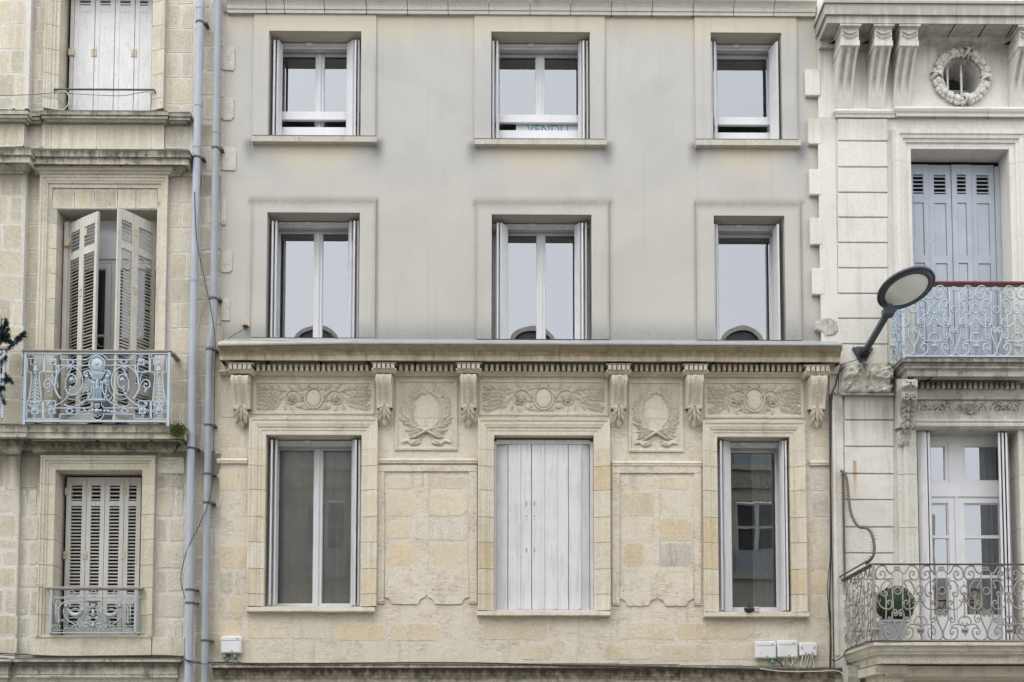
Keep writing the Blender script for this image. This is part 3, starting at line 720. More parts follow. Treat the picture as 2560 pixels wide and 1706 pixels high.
# dentil course and bed mould
def dentils(bld, u0, u1, pitch, v0, v1, y0, y1, mat, fill=.66):
    n = max(1, round((u1-u0)/pitch)); xa, xb = X(u0, v0, y0), X(u1, v0, y0); st = (xb-xa)/n
    z1, z0 = Z(v0, y0, (u0+u1)/2), Z(v1, y0, (u0+u1)/2)
    me = mesh('dentil', MB().prism([(0,0),(st*fill,0),(st*fill,z1-z0),(0,z1-z0)], y0, y1, .004), mat)
    for i in range(n): inst('dentil', me, (xa + st*(i+.5) - st*fill/2, 0, z0), bld)
CONS = [(567,632,580,622), (928,990,941,979), (1139,1204,1152,1190), (1516,1579,1529,1567), (1708,1772,1717,1757), (2012,2078,2025,2065)]
VO = [3, 0, 0, 2, 2, 4]
ob('dentil_backing', MB().course([(.012, Z(904, -.012)), (.012, Z(928, -.012)), (.095, Z(928.5, -.095)), (.095, Z(931, -.095)), (.07, Z(933, -.07)), (.045, Z(937, -.045)), (.03, Z(941, -.03)), (.0, Z(943))], X(552, 930), X(2074, 930), 0, (False, True)), M['trimB'], B)
for a, b in ((638,924), (995,1136), (1209,1512), (1584,1704), (1777,2008)):
    dentils(B, a, b, 13.7, 911.5, 927, -.135, .0, M['trimB'], .56)
def console(bld, cap, body, dv, leafw=None):
    u0, u1, a, b = cap[0], cap[1], body[0], body[1]; um = (a+b)/2
    x0, x1 = X(a, 970, -.15), X(b, 970, -.15); xm = (x0+x1)/2
    # S-scroll side profile, projection against v
    pv = [(.03,935),(.205,935),(.222,939),(.226,946),(.215,955),(.195,964),(.17,974),(.145,985),(.122,996),(.108,1006),(.10,1014),(.09,1020),(.0,1021)]
    pr = [(d, Z(v+dv, -d, um)) for d, v in pv]
    w = x1-x0; mb = MB(); n = len(pr)
    # fluted front: edges proud, two hollows, raised spine
    cols = [(0,0),(.04,0),(.16,0),(.20,.014),(.36,.014),(.40,0),(.60,0),(.64,.014),(.80,.014),(.84,0),(.96,0),(1,0)]
    vs = []
    for d, z in pr:
        for t, q in cols: vs.append((x0+w*t, -max(0, d-(q if d > .06 else 0)), z))
    m = len(cols); fs = []
    for i in range(n-1):
        for k in range(m-1): p = i*m+k; fs.append((p, p+m, p+m+1, p+1))
    sideL = [(x0, .01, z) for d, z in pr]; sideR = [(x1, .01, z) for d, z in pr]
    o = len(vs); vs += sideL + sideR
    for i in range(n-1):
        fs.append((i*m, o+i, o+i+1, (i+1)*m)); fs.append((i*m+m-1, (i+1)*m+m-1, o+n+i+1, o+n+i))
    c = ob('console', MB().add(vs, fs), M['trimB'], bld)
    for sx in (x0-.006, x1+.006):   # volute eye on each cheek
        zz = Z(951+dv, -.15, um); mb = MB().tube([(sx, -.15+q[0], zz+q[2]) for q in spiral(0, 0, .055, .5, 1.6, .008)], .008, 5); ob('volute', mb, M['trimB'], c)
    bd = MB(); k = 17
    for i in range(k):
        t = (i+.5)/k; v = 938 + t*76; d = 0
        for (d0, v0), (d1, v1) in zip(pv[1:], pv[2:]):
            if v0 <= v <= v1: d = d0 + (d1-d0)*(v-v0)/(v1-v0+1e-6); break
        zz = Z(v+dv, -d, um); bd.box(xm-.014, xm+.014, -d-.013, -d+.02, zz-.008, zz+.008, .004)
    ob('bead_string', bd, M['trimB'], c)
    # abacus with its own dentils
    xa, xb = X(u0, 930, -.22), X(u1, 930, -.22)
    cp = MB().course([(.12, Z(905+dv, -.12)), (.12, Z(906+dv, -.12)), (.20, Z(906+dv, -.20)), (.20, Z(909+dv, -.20)), (.16, Z(909.5+dv, -.16)), (.16, Z(921+dv, -.16)), (.20, Z(921.5+dv,-.2)), (.20, Z(926+dv, -.20)), (.18, Z(930+dv, -.18)), (.17, Z(933+dv, -.17)), (.0, Z(937+dv))], xa+.20, xb-.20, 0)
    ob('capital', cp, M['trimB'], c)
    for i in range(5):
        st = (xb-xa-.03)/5; xx = xa+.015+st*i
        ob('capital_dentil', MB().box(xx+st*.14, xx+st*.86, -.232, -.15, Z(922+dv, -.232), Z(909.5+dv, -.232), .004), M['trimB'], c)
    # acanthus drop
    z0 = Z(1015+dv, -.10, um); lf = MB(); s = (x1-x0)/.21
    lf.prism([(xm-.075*s, z0+.02), (xm-.06*s, z0-.12), (xm-.02*s, z0-.22), (xm, z0-.25), (xm+.02*s, z0-.22), (xm+.06*s, z0-.12), (xm+.075*s, z0+.02)], -.06, .01, .015)
    for sg in (-1, 1):
        lf.leaf(xm+sg*.02*s, z0-.03, -pi/2+sg*.85, .12*s, .055*s, -.10, .03, -sg*.2)
        lf.leaf(xm+sg*.02*s, z0-.07, -pi/2+sg*.55, .135*s, .055*s, -.085, .028, -sg*.2)
        lf.leaf(xm+sg*.012*s, z0-.12, -pi/2+sg*.40, .11*s, .05*s, -.07, .026, sg*.15)
        lf.tube([(p[0], p[1]-.10, p[2]) for p in spiral(xm+sg*.055*s, z0-.012, .034*s, pi/2, sg*1.2, .006)], .012, 5)
        lf.ball((xm+sg*.055*s, -.105, z0-.012), .022*s)
    lf.leaf(xm, z0-.0, -pi/2, .20*s, .045*s, -.105, .03); lf.leaf(xm, z0-.15, -pi/2, .12*s, .085*s, -.06, .035)
    lf.leaf(xm-.03*s, z0-.165, -pi/2-.5, .065*s, .04*s, -.065, .02); lf.leaf(xm+.03*s, z0-.165, -pi/2+.5, .065*s, .04*s, -.065, .02)
    ob('acanthus_leaf', lf, M['trimB'], c, True)
for (u0, u1, a, b), dv in zip(CONS, VO): console(B, (u0, u1), (a, b), dv)
# frieze panels with carved reliefs
PF = [(0, .0), (.0, -.012), (-.02, -.016), (-.032, -.016), (-.046, .004), (-.06, .006)]
def carved_panel(bld, q):
    x0, x1, z0, z1 = RC(*q)
    return ob('frieze_panel', MB().frame4(PF, x0, x1, z0, z1, -.004), M['trimB'], bld)
def garland(bld, q, seed):
    x0, x1, z0, z1 = RC(*q); cx, cz, hw, hh = (x0+x1)/2, (z0+z1)/2+.0, (x1-x0)/2-.10, (z1-z0)/2-.065
    rr = random.Random(seed); mb = MB(); y = -.004
    pan = carved_panel(bld, q)
    # cartouche
    mb.ball((cx, y, cz-.01), hh*.60, .022, 14, 8, hh*.74)
    mb.tube([(p[0], y-.012, p[2]) for p in arc(cx, cz-.01, hh*.74, hh*.86, 0, 2*pi, n=26)[:-1]], .009, 6, True)
    for sg in (-1, 1):
        mb.tube([(p[0], y-.016, p[2]) for p in spiral(cx+sg*.055, cz+hh*.86, .04, pi/2, -sg*1.3, .006)], .011, 5)
        mb.leaf(cx+sg*.03, cz+hh*.9, pi/2-sg*1.9, .17, .06, y, .02, sg*.2); mb.leaf(cx+sg*.04, cz-hh*.98, pi/2-sg*1.35, .16, .05, y, .02)
        for k in range(4): mb.leaf(cx+sg*hh*.85, cz+hh*(.55-.38*k), (0 if sg > 0 else pi)+sg*(.9-.5*k), .085, .042, y, .022)
        # scrolling stem with a flower
        sx = cx + sg*hw*.40; sz = cz-.01; rad = hh*.78
        mb.tube([(sx+sg*(p[0]-sx)*-1 if False else p[0], y-.012, p[2]) for p in spiral(sx, sz, rad, (pi if sg > 0 else 0), sg*-.95, rad*.5)], lambda t: .009-.003*t, 6)
        for k in range(7):
            a = 2*pi*k/7; mb.leaf(sx, sz, a, hh*.42, hh*.27, y-.008, .03)
        mb.ball((sx, y-.02, sz), .022, .018)
        for k in range(9):
            a = (pi if sg > 0 else 0) - sg*2*pi*1.05*k/9
            mb.leaf(sx+rad*cos(a)*.9, sz+rad*sin(a)*.9, a-sg*.9+rr.uniform(-.2,.2), .10+rr.uniform(0,.04), .044, y, .022)
        # leafy branches to the end of the panel
        for br, (zz0, zz1, st) in enumerate(((.55, .62, .52), (.0, .02, .66), (-.35, -.75, .60))):
            xa, za = cx+sg*hw*st, cz+hh*zz0; xb, zb_ = cx+sg*hw*.97, cz+hh*zz1
            mb.tube([(xa+(xb-xa)*t, y-.006, za+(zb_-za)*t+.02*sin(pi*t)) for t in (0,.25,.5,.75,1)], .006, 5)
            m = 4
            for k in range(m):
                t = (k+.3)/m; px, pz = xa+(xb-xa)*t, za+(zb_-za)*t; base = atan2(zb_-za, xb-xa)
                for e in (-1, 1): mb.leaf(px, pz, base+e*sg*(.62-.25*t)+rr.uniform(-.12,.12), .12+rr.uniform(-.015,.03), .046, y, .022, rr.uniform(-.1,.1))
            mb.leaf(xb-.02*sg, zb_, atan2(zb_-za, xb-xa), .10, .04, y, .018)
    ob('garland_relief', mb, M['trimB'], pan, True)
for i, q in enumerate(((632,937,953,1037), (1198,1520,951,1040), (1760,2010,953,1046))): garland(B, q, i+3)
def wreath_panel(bld, q, seed):
    x0, x1, z0, z1 = RC(*q); cx, cz = (x0+x1)/2, (z0+z1)/2; hw, hh = (x1-x0)/2, (z1-z0)/2
    rr = random.Random(seed); mb = MB(); y = -.004; pan = carved_panel(bld, q)
    ex, ez = hw*.60, hh*.58; oz = cz+hh*.14
    for sg in (-1, 1):
        pts = []
        for i in range(15):
            t = i/14; a = -pi/2 + sg*(.06 + t*2.62); pts.append((cx+ex*cos(a), y-.010, oz+ez*sin(a)))
        mb.tube(pts, lambda t: .014-.008*t, 6)
        for i in range(1, 15):
            p = pts[i]; d = Vector(pts[min(14, i+1)])-Vector(pts[i-1]); ba = atan2(d.z, d.x)
            for e in (-1, 1):
                L = (.135-.03*i/14)*rr.uniform(.85, 1.2)
                mb.leaf(p[0], p[2], ba+e*(.62+rr.uniform(-.15,.15)), L*1.05, .062+rr.uniform(0,.014), y, .028, rr.uniform(-.15,.15))
            if i % 3 == 0: mb.ball((p[0]+sg*.02, y-.016, p[2]), .014)
        mb.leaf(pts[-1][0], pts[-1][2], ba, .11, .05, y, .02)
        # crossed stems and ribbon ends
        mb.tube([(cx-sg*hw*.42, y-.018, cz-hh*.66), (cx, y-.022, cz-hh*.44), (cx+sg*hw*.25, y-.016, cz-hh*.34)], lambda t: .022-.008*t, 6)
        for k in range(6):
            a = (0 if sg > 0 else pi) + sg*(-.65+.36*k); mb.leaf(cx+sg*.10, cz-hh*.44, a, .17*rr.uniform(.8,1.15), .06, y, .022, rr.uniform(-.1,.1))
        rb = spline([(cx+sg*hw*.20, cz-hh*.74), (cx+sg*hw*.42, cz-hh*.80), (cx+sg*hw*.60, cz-hh*.72), (cx+sg*hw*.78, cz-hh*.77)], y-.008, 5)
        mb.tube(rb, lambda t: .034-.012*t, 6, flat=.35)
        mb.prism([(cx+sg*hw*q_[0], cz+hh*q_[1]) for q_ in (((.18,-.68),(.44,-.86),(.46,-.70)) if sg > 0 else ((.46,-.70),(.44,-.86),(.18,-.68)))], y-.022, y, .006)
    mb.ball((cx, y-.02, cz-hh*.44), .035, .03)
    ob('wreath_relief', mb, M['trimB'], pan, True)
wreath_panel(B, (988,1144,950,1127), 11); wreath_panel(B, (1571,1708,953,1131), 12)
# frieze ground, string mouldings
ob('frieze_ground', MB().box(X(540, 1040), X(2076, 1040), -.004, .01, Z(1046), Z(930)), M['trimB'], B)
for a, b, v in ((543,620,1152), (943,1194,1151), (1530,1754,1156), (2023,2071,1154)):
    ob('string_moulding', MB().course([(0, Z(v-4)), (.03, Z(v-2, -.03)), (.038, Z(v+1, -.038)), (.03, Z(v+4, -.03)), (.03, Z(v+7, -.03)), (.014, Z(v+10, -.014)), (0, Z(v+11))], X(a, v), X(b, v), 0, (False, False)), M['trimB'], B)
# panels between the windows: raised field round a sunk panel with scalloped foot
def pier_panel(bld, ua, ub, p0, p1, vt, vb, vmid):
    yf = -.02
    def pl(pts, nm='panel_border', m='mortarB'):
        ob(nm, MB().prism([P(u, v, 0) for u, v in pts][::-1], yf, .01, .004), M[m], bld)
    pl([(ua,1164),(ub,1164),(ub,vt),(ua,vt)]); pl([(ua,vt+.6),(p0,vt+.6),(p0,vb),(ua,vb)]); pl([(p1,vt+.6),(ub,vt+.6),(ub,vb),(p1,vb)])
    m = vmid
    pl([(ua,vb+.6),(p0,vb+.6),(p0,vb+4),(ua,vb+4)]); pl([(p1,vb+.6),(ub,vb+.6),(ub,vb+4),(p1,vb+4)])
    for a, b in ((p0+1, m-3), (m+3, p1-1)):   # thin coat ending in a scalloped lip
        r = 17; low = [(a + r*sin(k/5*pi/2), vb-12 + 16*(1-cos(k/5*pi/2))) for k in range(6)] + [(a+r+(b-a-2*r)*k/6, vb+5+R.uniform(-1, 1)) for k in range(1, 6)] + [(b - r*sin(k/5*pi/2), vb-12 + 16*(1-cos(k/5*pi/2))) for k in range(5, -1, -1)]
        mb = MB(); n = len(low); zt_ = Z(vb-100)
        vs = [(P(u, v)[0], -.001, zt_) for u, v in low] + [(P(u, v)[0], -.015, P(u, v)[1]) for u, v in low] + [(P(u, v)[0], .004, P(u, v)[1]+.012) for u, v in low]
        fs = []
        for k in range(2):
            for i in range(n-1): fs.append((k*n+i, (k+1)*n+i, (k+1)*n+i+1, k*n+i+1))
        ob('panel_foot', mb.add(vs, fs), M['mortarB'], bld)
    x, z0, z1 = X(m, 1340), Z(vb-14), Z(vt+4)
    ob('panel_rib', MB().prism([(x-.035,z0),(x-.02,z0),(x+.02,z0),(x+.035,z0),(x+.035,z1),(x+.02,z1),(x-.02,z1),(x-.035,z1)], -.008, .005, .006), M['mortarB'], bld)
pier_panel(B, 943, 1193, 961, 1173, 1180, 1506, 1066); pier_panel(B, 1530, 1753, 1549, 1735, 1184, 1510, 1642)
rows = [1184,1226,1294,1354,1421,1484]
for pa, pb, pm in ((963,1171,1066), (1551,1733,1642)):
    for i, (va, vb) in enumerate(zip(rows, rows[1:])):
        cut = R.uniform(-26, 26) if i % 2 else R.uniform(20, 46)*R.choice((-1, 1))
        for a, b in ((pa, pm+cut-5), (pm+cut+5, pb)):
            if R.random() < .12: continue
            g = [R.uniform(1, 9) for _ in range(4)]
            stone(B, RC(a+g[0], b-g[1], va+g[2]*.8, vb-g[3]*.8), 0, R.choice((M['stoneB'],M['stoneB'],M['stoneG'])), j=.012, rd=.06, b=.003, proud=.004)
def patches(u0, u1, vs, wpx, skip, inset=(2, 10)):
    for i, (va, vb) in enumerate(zip(vs, vs[1:])):
        u = u0 - R.uniform(0, 40)*(i % 2)
        while u < u1-12:
            w = R.uniform(*wpx); a, b = max(u, u0), min(u+w, u1); u += w
            if b-a < 14 or R.random() < skip: continue
            g = [R.uniform(*inset)/2 for _ in range(4)]
            stone(B, RC(a+g[0], b-g[1], va+g[2], vb-g[3]), 0, R.choice((M['stoneB'],M['stoneB'],M['stoneG'])), j=.010, rd=.05, b=.003, proud=.004)
patches(545, 618, [1168,1228,1295,1358,1424,1487,1548,1604,1652], (40, 85), .12)
patches(2026, 2070, [1168,1228,1295,1358,1424,1487,1548,1604,1652], (44, 80), .15)
patches(622, 2018, [1552,1604,1655], (90, 190), .28, (4, 16))
patches(545, 620, [1078,1120,1148], (30, 70), .35); patches(2026, 2070, [1080,1120,1148], (40, 60), .3)
# ledge at the foot of the storey
lp = [(0, Z(1658)), ZC(.10, 1661), ZC(.14, 1662), ZC(.15, 1665), ZC(.15, 1671), ZC(.13, 1673), ZC(.10, 1677), ZC(.085, 1684), ZC(.085, 1687), ZC(.06, 1690), ZC(.05, 1695), ZC(.03, 1697), (.02, Z(1712))]
lb = [532, 640, 790, 930, 1080, 1213, 1380, 1550, 1700, 1860, 1985, 2112]
for a, b in zip(lb, lb[1:]):
    sag = .0 if a < 1400 else -(a-1400)/700*.055
    pr = [(d, z+sag+R.uniform(-.004, .004)) for d, z in lp]
    ob('ledge_stone', MB().course(pr, X(a, 1670, -.1), X(b-.5, 1670, -.1), 0, (False, False)), M['ledgeB2'], B)
ob('shopfront_fascia', MB().box(X(530, 1720), X(2115, 1720), -.02, .3, 0.0, Z(1704)), M['stoneB'], B)
# ---------------------------------------------------------------- the left house
A = thing('limestone_townhouse', 'pale limestone townhouse with louvred shutters beside the drainpipes', 'building', (X(250), 0, 0))
def courseP(bld, name, u0, u1, pv, mat, y=0.0, ret=(True, True), cuts=(), jit=.0):
    """moulding run measured as (projection, v); cut into stones at the given u"""
    us = [u0] + list(cuts) + [u1]; um = (u0+u1)/2; vm = sum(v for d, v in pv)/len(pv); dm = max(d for d, v in pv)
    for i, (a, b) in enumerate(zip(us, us[1:])):
        pr = [(d + (R.uniform(-jit, jit) if d > .01 else 0), Z(v, y-d, um) + R.uniform(-jit, jit)*.5) for d, v in pv]
        first, last = i == 0, i == len(us)-2
        xa = X(a, vm, y-dm) + (dm if first and ret[0] else 0) + (0 if first else .0015)
        xb = X(b, vm, y-dm) - (dm if last and ret[1] else 0) - (0 if last else .0015)
        ob(name, MB().course(pr, xa, xb, y, (ret[0] and first, ret[1] and last)), mat, bld)
oA = RC(150,381,-40,278); oB = RC(137,390,525,1068); oC = RC(135,353,1176,1592)
grid_wall('mortar_wall', (X(-520, 800), X(566, 800), Z(1720), Z(-40)), [oA, oB, oC], 0.003, M['mortarA'], A, reveal=0)
SA = M['stoneA']; YP = -.10
# corner pier at the left edge
xr = X(64, 500, YP)
pr = MB().box(X(-520, 800, YP), xr, YP, .02, Z(278, YP), Z(-40, YP)); ob('pier', pr, M['mortarA'], A)
ob('pier', MB().box(X(-520, 800, YP), X(58, 720, YP), YP, .02, Z(1068, YP), Z(430, YP)), M['mortarA'], A)
ob('pier', MB().box(X(-520, 800, YP), X(60, 340, YP), YP, .02, Z(370, YP), Z(306, YP)), M['mortarA'], A)
ob('pier', MB().box(X(-520, 800, YP*.6), X(44, 1380, YP*.6), YP*.6, .02, Z(1650, YP*.6), Z(1135, YP*.6)), M['mortarA'], A)
stones_px(A, -60, 65, [-38,0,61,124,184,242,276], YP, SA, (44, 70))
stones_px(A, -60, 61, [309,367], YP, SA, (60, 120))
stones_px(A, -60, 58, [436,492,560,624,688,747,812,880,940,1002,1062], YP, SA, (44, 70))
stones_px(A, -60, 44, [1138,1225,1283,1345,1375,1415,1470,1535,1592,1640], YP*.6, [SA, M['stoneG']], (44, 80), (4, 10), .010)
# wall faces beside the openings
stones_px(A, 70, 112, [-38,14,75,135,196,256,278], 0, SA, (24, 44), phase=1)
stones_px(A, 415, 483, [-38,10,72,133,195,260,282], 0, SA, (28, 66))
stones_px(A, 66, 100, [445,500,562,628,690,752,815,880,940,1000,1062], 0, SA, (34, 60))
stones_px(A, 427, 483, [445,507,570,632,695,756,820,884,948,1008,1064], 0, SA, (28, 60))
stones_px(A, 484, 556, [-38,20,76,118,178,240,302,368,430,492,562,626,690,750,812,870,935,1000,1062,1130,1190,1255,1320,1390,1450,1520,1580,1650,1712], 0, [SA, SA, M['stoneG']], (30, 74), (3, 9), .009)
stones_px(A, 46, 98, [1140,1222,1290,1352,1416,1472,1540,1596,1640], 0, [SA, M['stoneG']], (30, 56), (5, 12), .010)
stones_px(A, 388, 462, [1140,1186,1222,1292,1356,1424,1482,1548,1596], 0, [SA, M['stoneG']], (40, 80), (5, 12), .012)
stones_px(A, 98, 388, [1137,1146], 0, SA, (80, 120))
# toothing blocks running into the plaster
for r, a, b in ((588,119,178), (585,245,303), (590,369,428), (566,491,564), (581,628,683), (575,748,803)):
    stone(A, RC(553, r, a, b, 0), 0, M['stoneG'], 'toothing_stone', .016, .008, .03, .005)
for a, b in zip((0,178,303,428,564,683,803), (119,245,369,491,628,748,850)):
    stone(A, RC(552, 561-(a/850)*8, a+1, b-1, 0), 0, M['stoneG'], 'toothing_stone', .010, .006, .01, .004)
# casings
cA = [(0, .26), (0, -.02), (.04, -.022), (.042, -.032), (.075, -.032), (.08, -.045), (.10, -.05), (.11, -.058), (.13, -.058), (.14, -.07), (.155, -.07), (.156, 0)]
LCV = [Z(v) for v in (14,75,135,196,256,500,562,628,690,752,815,880,940,1000,1222,1290,1352,1416,1472,1540)]
casing(A, oA, oA[0]-X(115,150), oA[2], (M['trimA'], M['trimA'], SA), LCV, prof=cA)
casing(A, oB, oB[0]-X(118,700), oB[2], (SA, M['trimA'], SA), LCV, prof=[(0, .30), (0, -.012), (.10, -.014), (.102, -.002)])
oB2 = RC(120,404,462,1068)
def head_frame(bld, u0, u1, v0, prof, zb, nm='lintel_moulding'):
    x0, x1, z1 = X(u0, v0), X(u1, v0), Z(v0)
    ob(nm, MB().casing_top(prof, x0, x1, z1).casing_side(prof, x0, zb, z1, -1, 0, True).casing_side(prof, x1, zb, z1, 1, 0, True), M['trimA'], bld)
head_frame(A, 132, 395, 476, [(0, -.002), (0, -.012), (.05, -.014), (.052, -.035), (.075, -.04), (.08, -.05), (.115, -.052), (.12, -.065), (.15, -.065), (.151, 0)], Z(1064))
for i, (a, b) in enumerate(((133,186),(188,236),(238,294),(296,340),(342,393))): stone(A, RC(a, b, 478, 523), -.012, SA, 'lintel_stone', .006, .006, .01)
casing(A, oC, oC[0]-X(101,1380), oC[2], (M['trimA'], M['trimA'], SA), LCV, prof=[(0, .30), (0, -.02), (.03, -.022), (.09, -.024), (.092, -.035), (.12, -.04), (.125, -.055), (.16, -.058), (.165, -.07), (.185, -.07), (.186, 0)])
# string courses and cornices
LA = M['ledgeA']
b1 = [(0,276),(.10,277),(.12,279),(.12,287),(.10,288),(.10,296),(.07,299),(.06,304),(.04,307),(.0,309)]
courseP(A, 'string_course', -500, 70, [(d, v-3) for d, v in b1], LA, YP, (False, True))
courseP(A, 'string_course', 98, 421, [(d+.03, v) for d, v in b1], LA, 0, (True, True), (240,))
courseP(A, 'string_course', 66, 99, [(d, v+3) for d, v in b1], LA, 0, (False, False)); courseP(A, 'string_course', 421, 477, [(d, v+4) for d, v in b1], LA, 0, (False, True))
for a, b in ((108,128),(130,241),(243,378),(380,410)): stone(A, RC(a, b, 314, 374, -.03), -.03, SA, 'plinth_stone', .006, .004, .005)
ob('plinth', MB().box(X(106, 340), X(411, 340), -.03, .01, Z(376), Z(312)), M['mortarA'], A)
stones_px(A, 66, 104, [318,372], 0, SA, (34,50)); stones_px(A, 413, 474, [318,374], 0, SA, (60,80))
c2 = [(0,372),(.20,374),(.22,377),(.225,392),(.20,394),(.195,397),(.195,411),(.12,413),(.11,418),(.075,424),(.07,430),(.04,433),(.03,439),(0,441)]
courseP(A, 'cornice', 72, 475, c2, LA, 0, (False, True), (170, 296))
courseP(A, 'cornice', -500, 77, [(d, v-6) for d, v in c2], LA, YP, (False, True))
courseP(A, 'bed_mould', 86, 431, [(.06,413),(.13,415),(.135,424),(.10,428),(.09,434),(.05,440),(0,443)], M['trimA'], 0)
sl1 = [(0,1060),(.26,1063),(.285,1066),(.285,1081),(.27,1083),(.265,1099),(.15,1101),(.14,1104),(.12,1110),(.10,1113),(.10,1119),(.06,1124),(.05,1130),(.02,1133),(0,1136)]
courseP(A, 'balcony_slab', 62, 463, sl1, LA, 0, (False, True), (235, 372))
courseP(A, 'balcony_slab', -500, 66, [(d*.8, v-2) for d, v in sl1], LA, YP, (False, True))
stone(A, RC(10, 57, 1003, 1062, YP-.03), YP-.03, SA, 'plinth_stone', .02, .004, .006)
for a, b in ((82,379),(381,462)): stone(A, RC(a, b, 1594, 1641, -.02), -.02, M['trimA'], 'sill_stone', .02, .006, .01)
ob('window_sill', MB().box(X(90, 1592), X(383, 1592), -.05, .3, Z(1597), Z(1591), .004), M['trimA'], A)
b3 = [(0,1644),(.10,1648),(.115,1649),(.115,1655),(.08,1657),(.07,1664),(.05,1667),(.05,1686),(.06,1688),(.06,1694),(.03,1697),(.02,1706),(.02,1720)]
courseP(A, 'shopfront_cornice', 22, 452, b3, M['ledgeA'], 0, (True, True), (200, 320)); courseP(A, 'shopfront_cornice', -500, 26, b3, M['ledgeA'], YP*.6, (False, True))
ob('shopfront_fascia', MB().box(X(-520, 1720), X(530, 1720), -.01, .3, 0.0, Z(1716)), M['stoneA'], A)

# --- louvred shutters
SLAT = {}
def louvre_leaf(bld, pa, pb, z0, z1, panels, mat, stile=.05, t=.034, pitch=.044, tilt=.62, hinge=(), crooked=0.0, solid=()):
    """leaf between plan points; panels = [(z_low, z_high)] of louvres"""
    ax, ay = pa; bx, by = pb; L = sqrt((bx-ax)**2+(by-ay)**2); ang = atan2(by-ay, bx-ax); c, s = cos(ang), sin(ang)
    def W(q, n, z): return (ax + c*q - s*n, ay + s*q + c*n, z)
    def bx8(mb, q0, q1, n0, n1, za, zb_):
        mb.add([W(q0,n0,za),W(q1,n0,za),W(q1,n1,za),W(q0,n1,za),W(q0,n0,zb_),W(q1,n0,zb_),W(q1,n1,zb_),W(q0,n1,zb_)], [(0,1,5,4),(1,2,6,5),(2,3,7,6),(3,0,4,7),(4,5,6,7),(3,2,1,0)])
    mb = MB(); bx8(mb, 0, stile, -t/2, t/2, z0, z1); bx8(mb, L-stile, L, -t/2, t/2, z0, z1)
    zz = z0
    for za, zb_ in sorted(list(panels)):
        if za > zz: bx8(mb, stile, L-stile, -t/2+.001, t/2-.001, zz, za)
        zz = zb_
    if z1 > zz: bx8(mb, stile, L-stile, -t/2+.001, t/2-.001, zz, z1)
    lf = ob('louvred_shutter' if panels else 'shutter_leaf', mb, mat, bld)
    key = (round(L, 4), mat.name)
    if key not in SLAT:
        m2 = MB(); w = L-2*stile-.004; d = .044
        co, si = cos(tilt), sin(tilt)
        pts = []
        for (n, z) in ((-d/2, -.005), (d/2, -.005), (d/2, .005), (-d/2, .005)): pts.append((n*co - z*si, n*si*1.0 + z*co))
        vs = [(q, p[0], p[1]) for q in (0, w) for p in pts]
        m2.add(vs, [(0,1,2,3),(7,6,5,4),(0,4,5,1),(1,5,6,2),(2,6,7,3),(3,7,4,0)]); SLAT[key] = mesh('slat', m2, mat)
    for za, zb_ in panels:
        n = max(1, int((zb_-za)/pitch)); st = (zb_-za)/n
        for i in range(n):
            p = W(stile+.002, 0, za + st*(i+.5))
            inst('slat', SLAT[key], p, lf, (0, R.uniform(-crooked, crooked), ang))
    for hz, hq in hinge:
        m3 = MB(); bx8(m3, hq-.028, hq+.028, -t/2-.006, -t/2+.002, hz-.05, hz+.05); ob('hinge', m3, M['hinge'], lf)
    return lf
# window A: closed plank shutters
ya = .20; zt = Z(-45, ya, 260); zb0 = oA[2]+.012
for i, (a, b) in enumerate(((184,235),(236,285),(286,335),(336,379))):
    x0, x1 = X(a, 140, ya), X(b, 140, ya)
    mb = MB().box(x0+.002, x0+.062, ya, ya+.035, zb0, zt).box(x1-.062, x1-.002, ya, ya+.035, zb0, zt).box(x0+.062, x1-.062, ya+.006, ya+.03, zb0, Z(36, ya)).box(x0+.062, x1-.062, ya+.001, ya+.034, Z(36, ya), Z(20, ya))
    for k in range(7):
        zz = Z(16-9*k, ya); mb.box(x0+.062, x1-.062, ya+.006, ya+.03, zz-.002, zz+.016)
    lf = ob('shutter_leaf', mb, M['woodwhite'], A)
    if i in (0, 2):
        hx = x1; hz = Z(139, ya)
        for e in (-1, 1): ob('hinge', MB().box(hx+e*.022-.016, hx+e*.022+.016, ya-.008, ya+.002, hz-.055, hz+.055, .003), M['hinge'], lf)
ob('shutter_post', MB().box(X(175, 140, ya), X(183.5, 140, ya), ya-.01, ya+.06, zb0, zt), M['woodgrey'], A)
ob('hinge', MB().box(X(176, 140, ya)-.02, X(184, 140, ya)+.02, ya-.03, ya-.01, Z(148, ya), Z(130, ya), .006), M['hinge'], A)
interior(A, oA[0], oA[1], oA[2], oA[3], .33, .4, 'darkroom')
bz = Z(231, -.04)
ob('window_bar', MB().tube([(X(137, 231, .02), .02, bz-.012), (X(135, 231, -.05), -.05, bz), (X(386, 232, -.05), -.05, bz), (X(390, 238, -.02), -.02, bz-.05), (X(391, 240), .02, bz-.055)], .013, 6), M['irondark'], A)
# window B: shutters ajar
zB1 = Z(562, .2, 172); zB0 = oB[2]+.015
def pv(u, y): return (X(u, 700, y), y)
def mid(p, q, t=.5, dy=0): return (p[0]+(q[0]-p[0])*t, p[1]+(q[1]-p[1])*t + dy)
h1, f1 = pv(172, .20), pv(243, -.15); m1 = mid(h1, f1, .48, -.012)
h2, f2 = pv(386, .20), pv(291, -.26); m2 = mid(f2, h2, .46, -.008)
pan = [(zB0+.16, zB0+.44), (zB0+.56, Z(652, .1)), (Z(634, .1), Z(583, .1))]
louvre_leaf(A, h1, m1, zB0, zB1, pan, M['woodgrey'], hinge=((Z(598,.1), .40),), crooked=.02)
louvre_leaf(A, m1, f1, zB0, zB1, pan, M['woodgrey'], hinge=((Z(745,.1), -.0),), crooked=.02)
louvre_leaf(A, f2, m2, zB0, zB1, pan, M['woodgrey'], hinge=((Z(600,.1), .26), (Z(745,.1), .26)), crooked=.075)
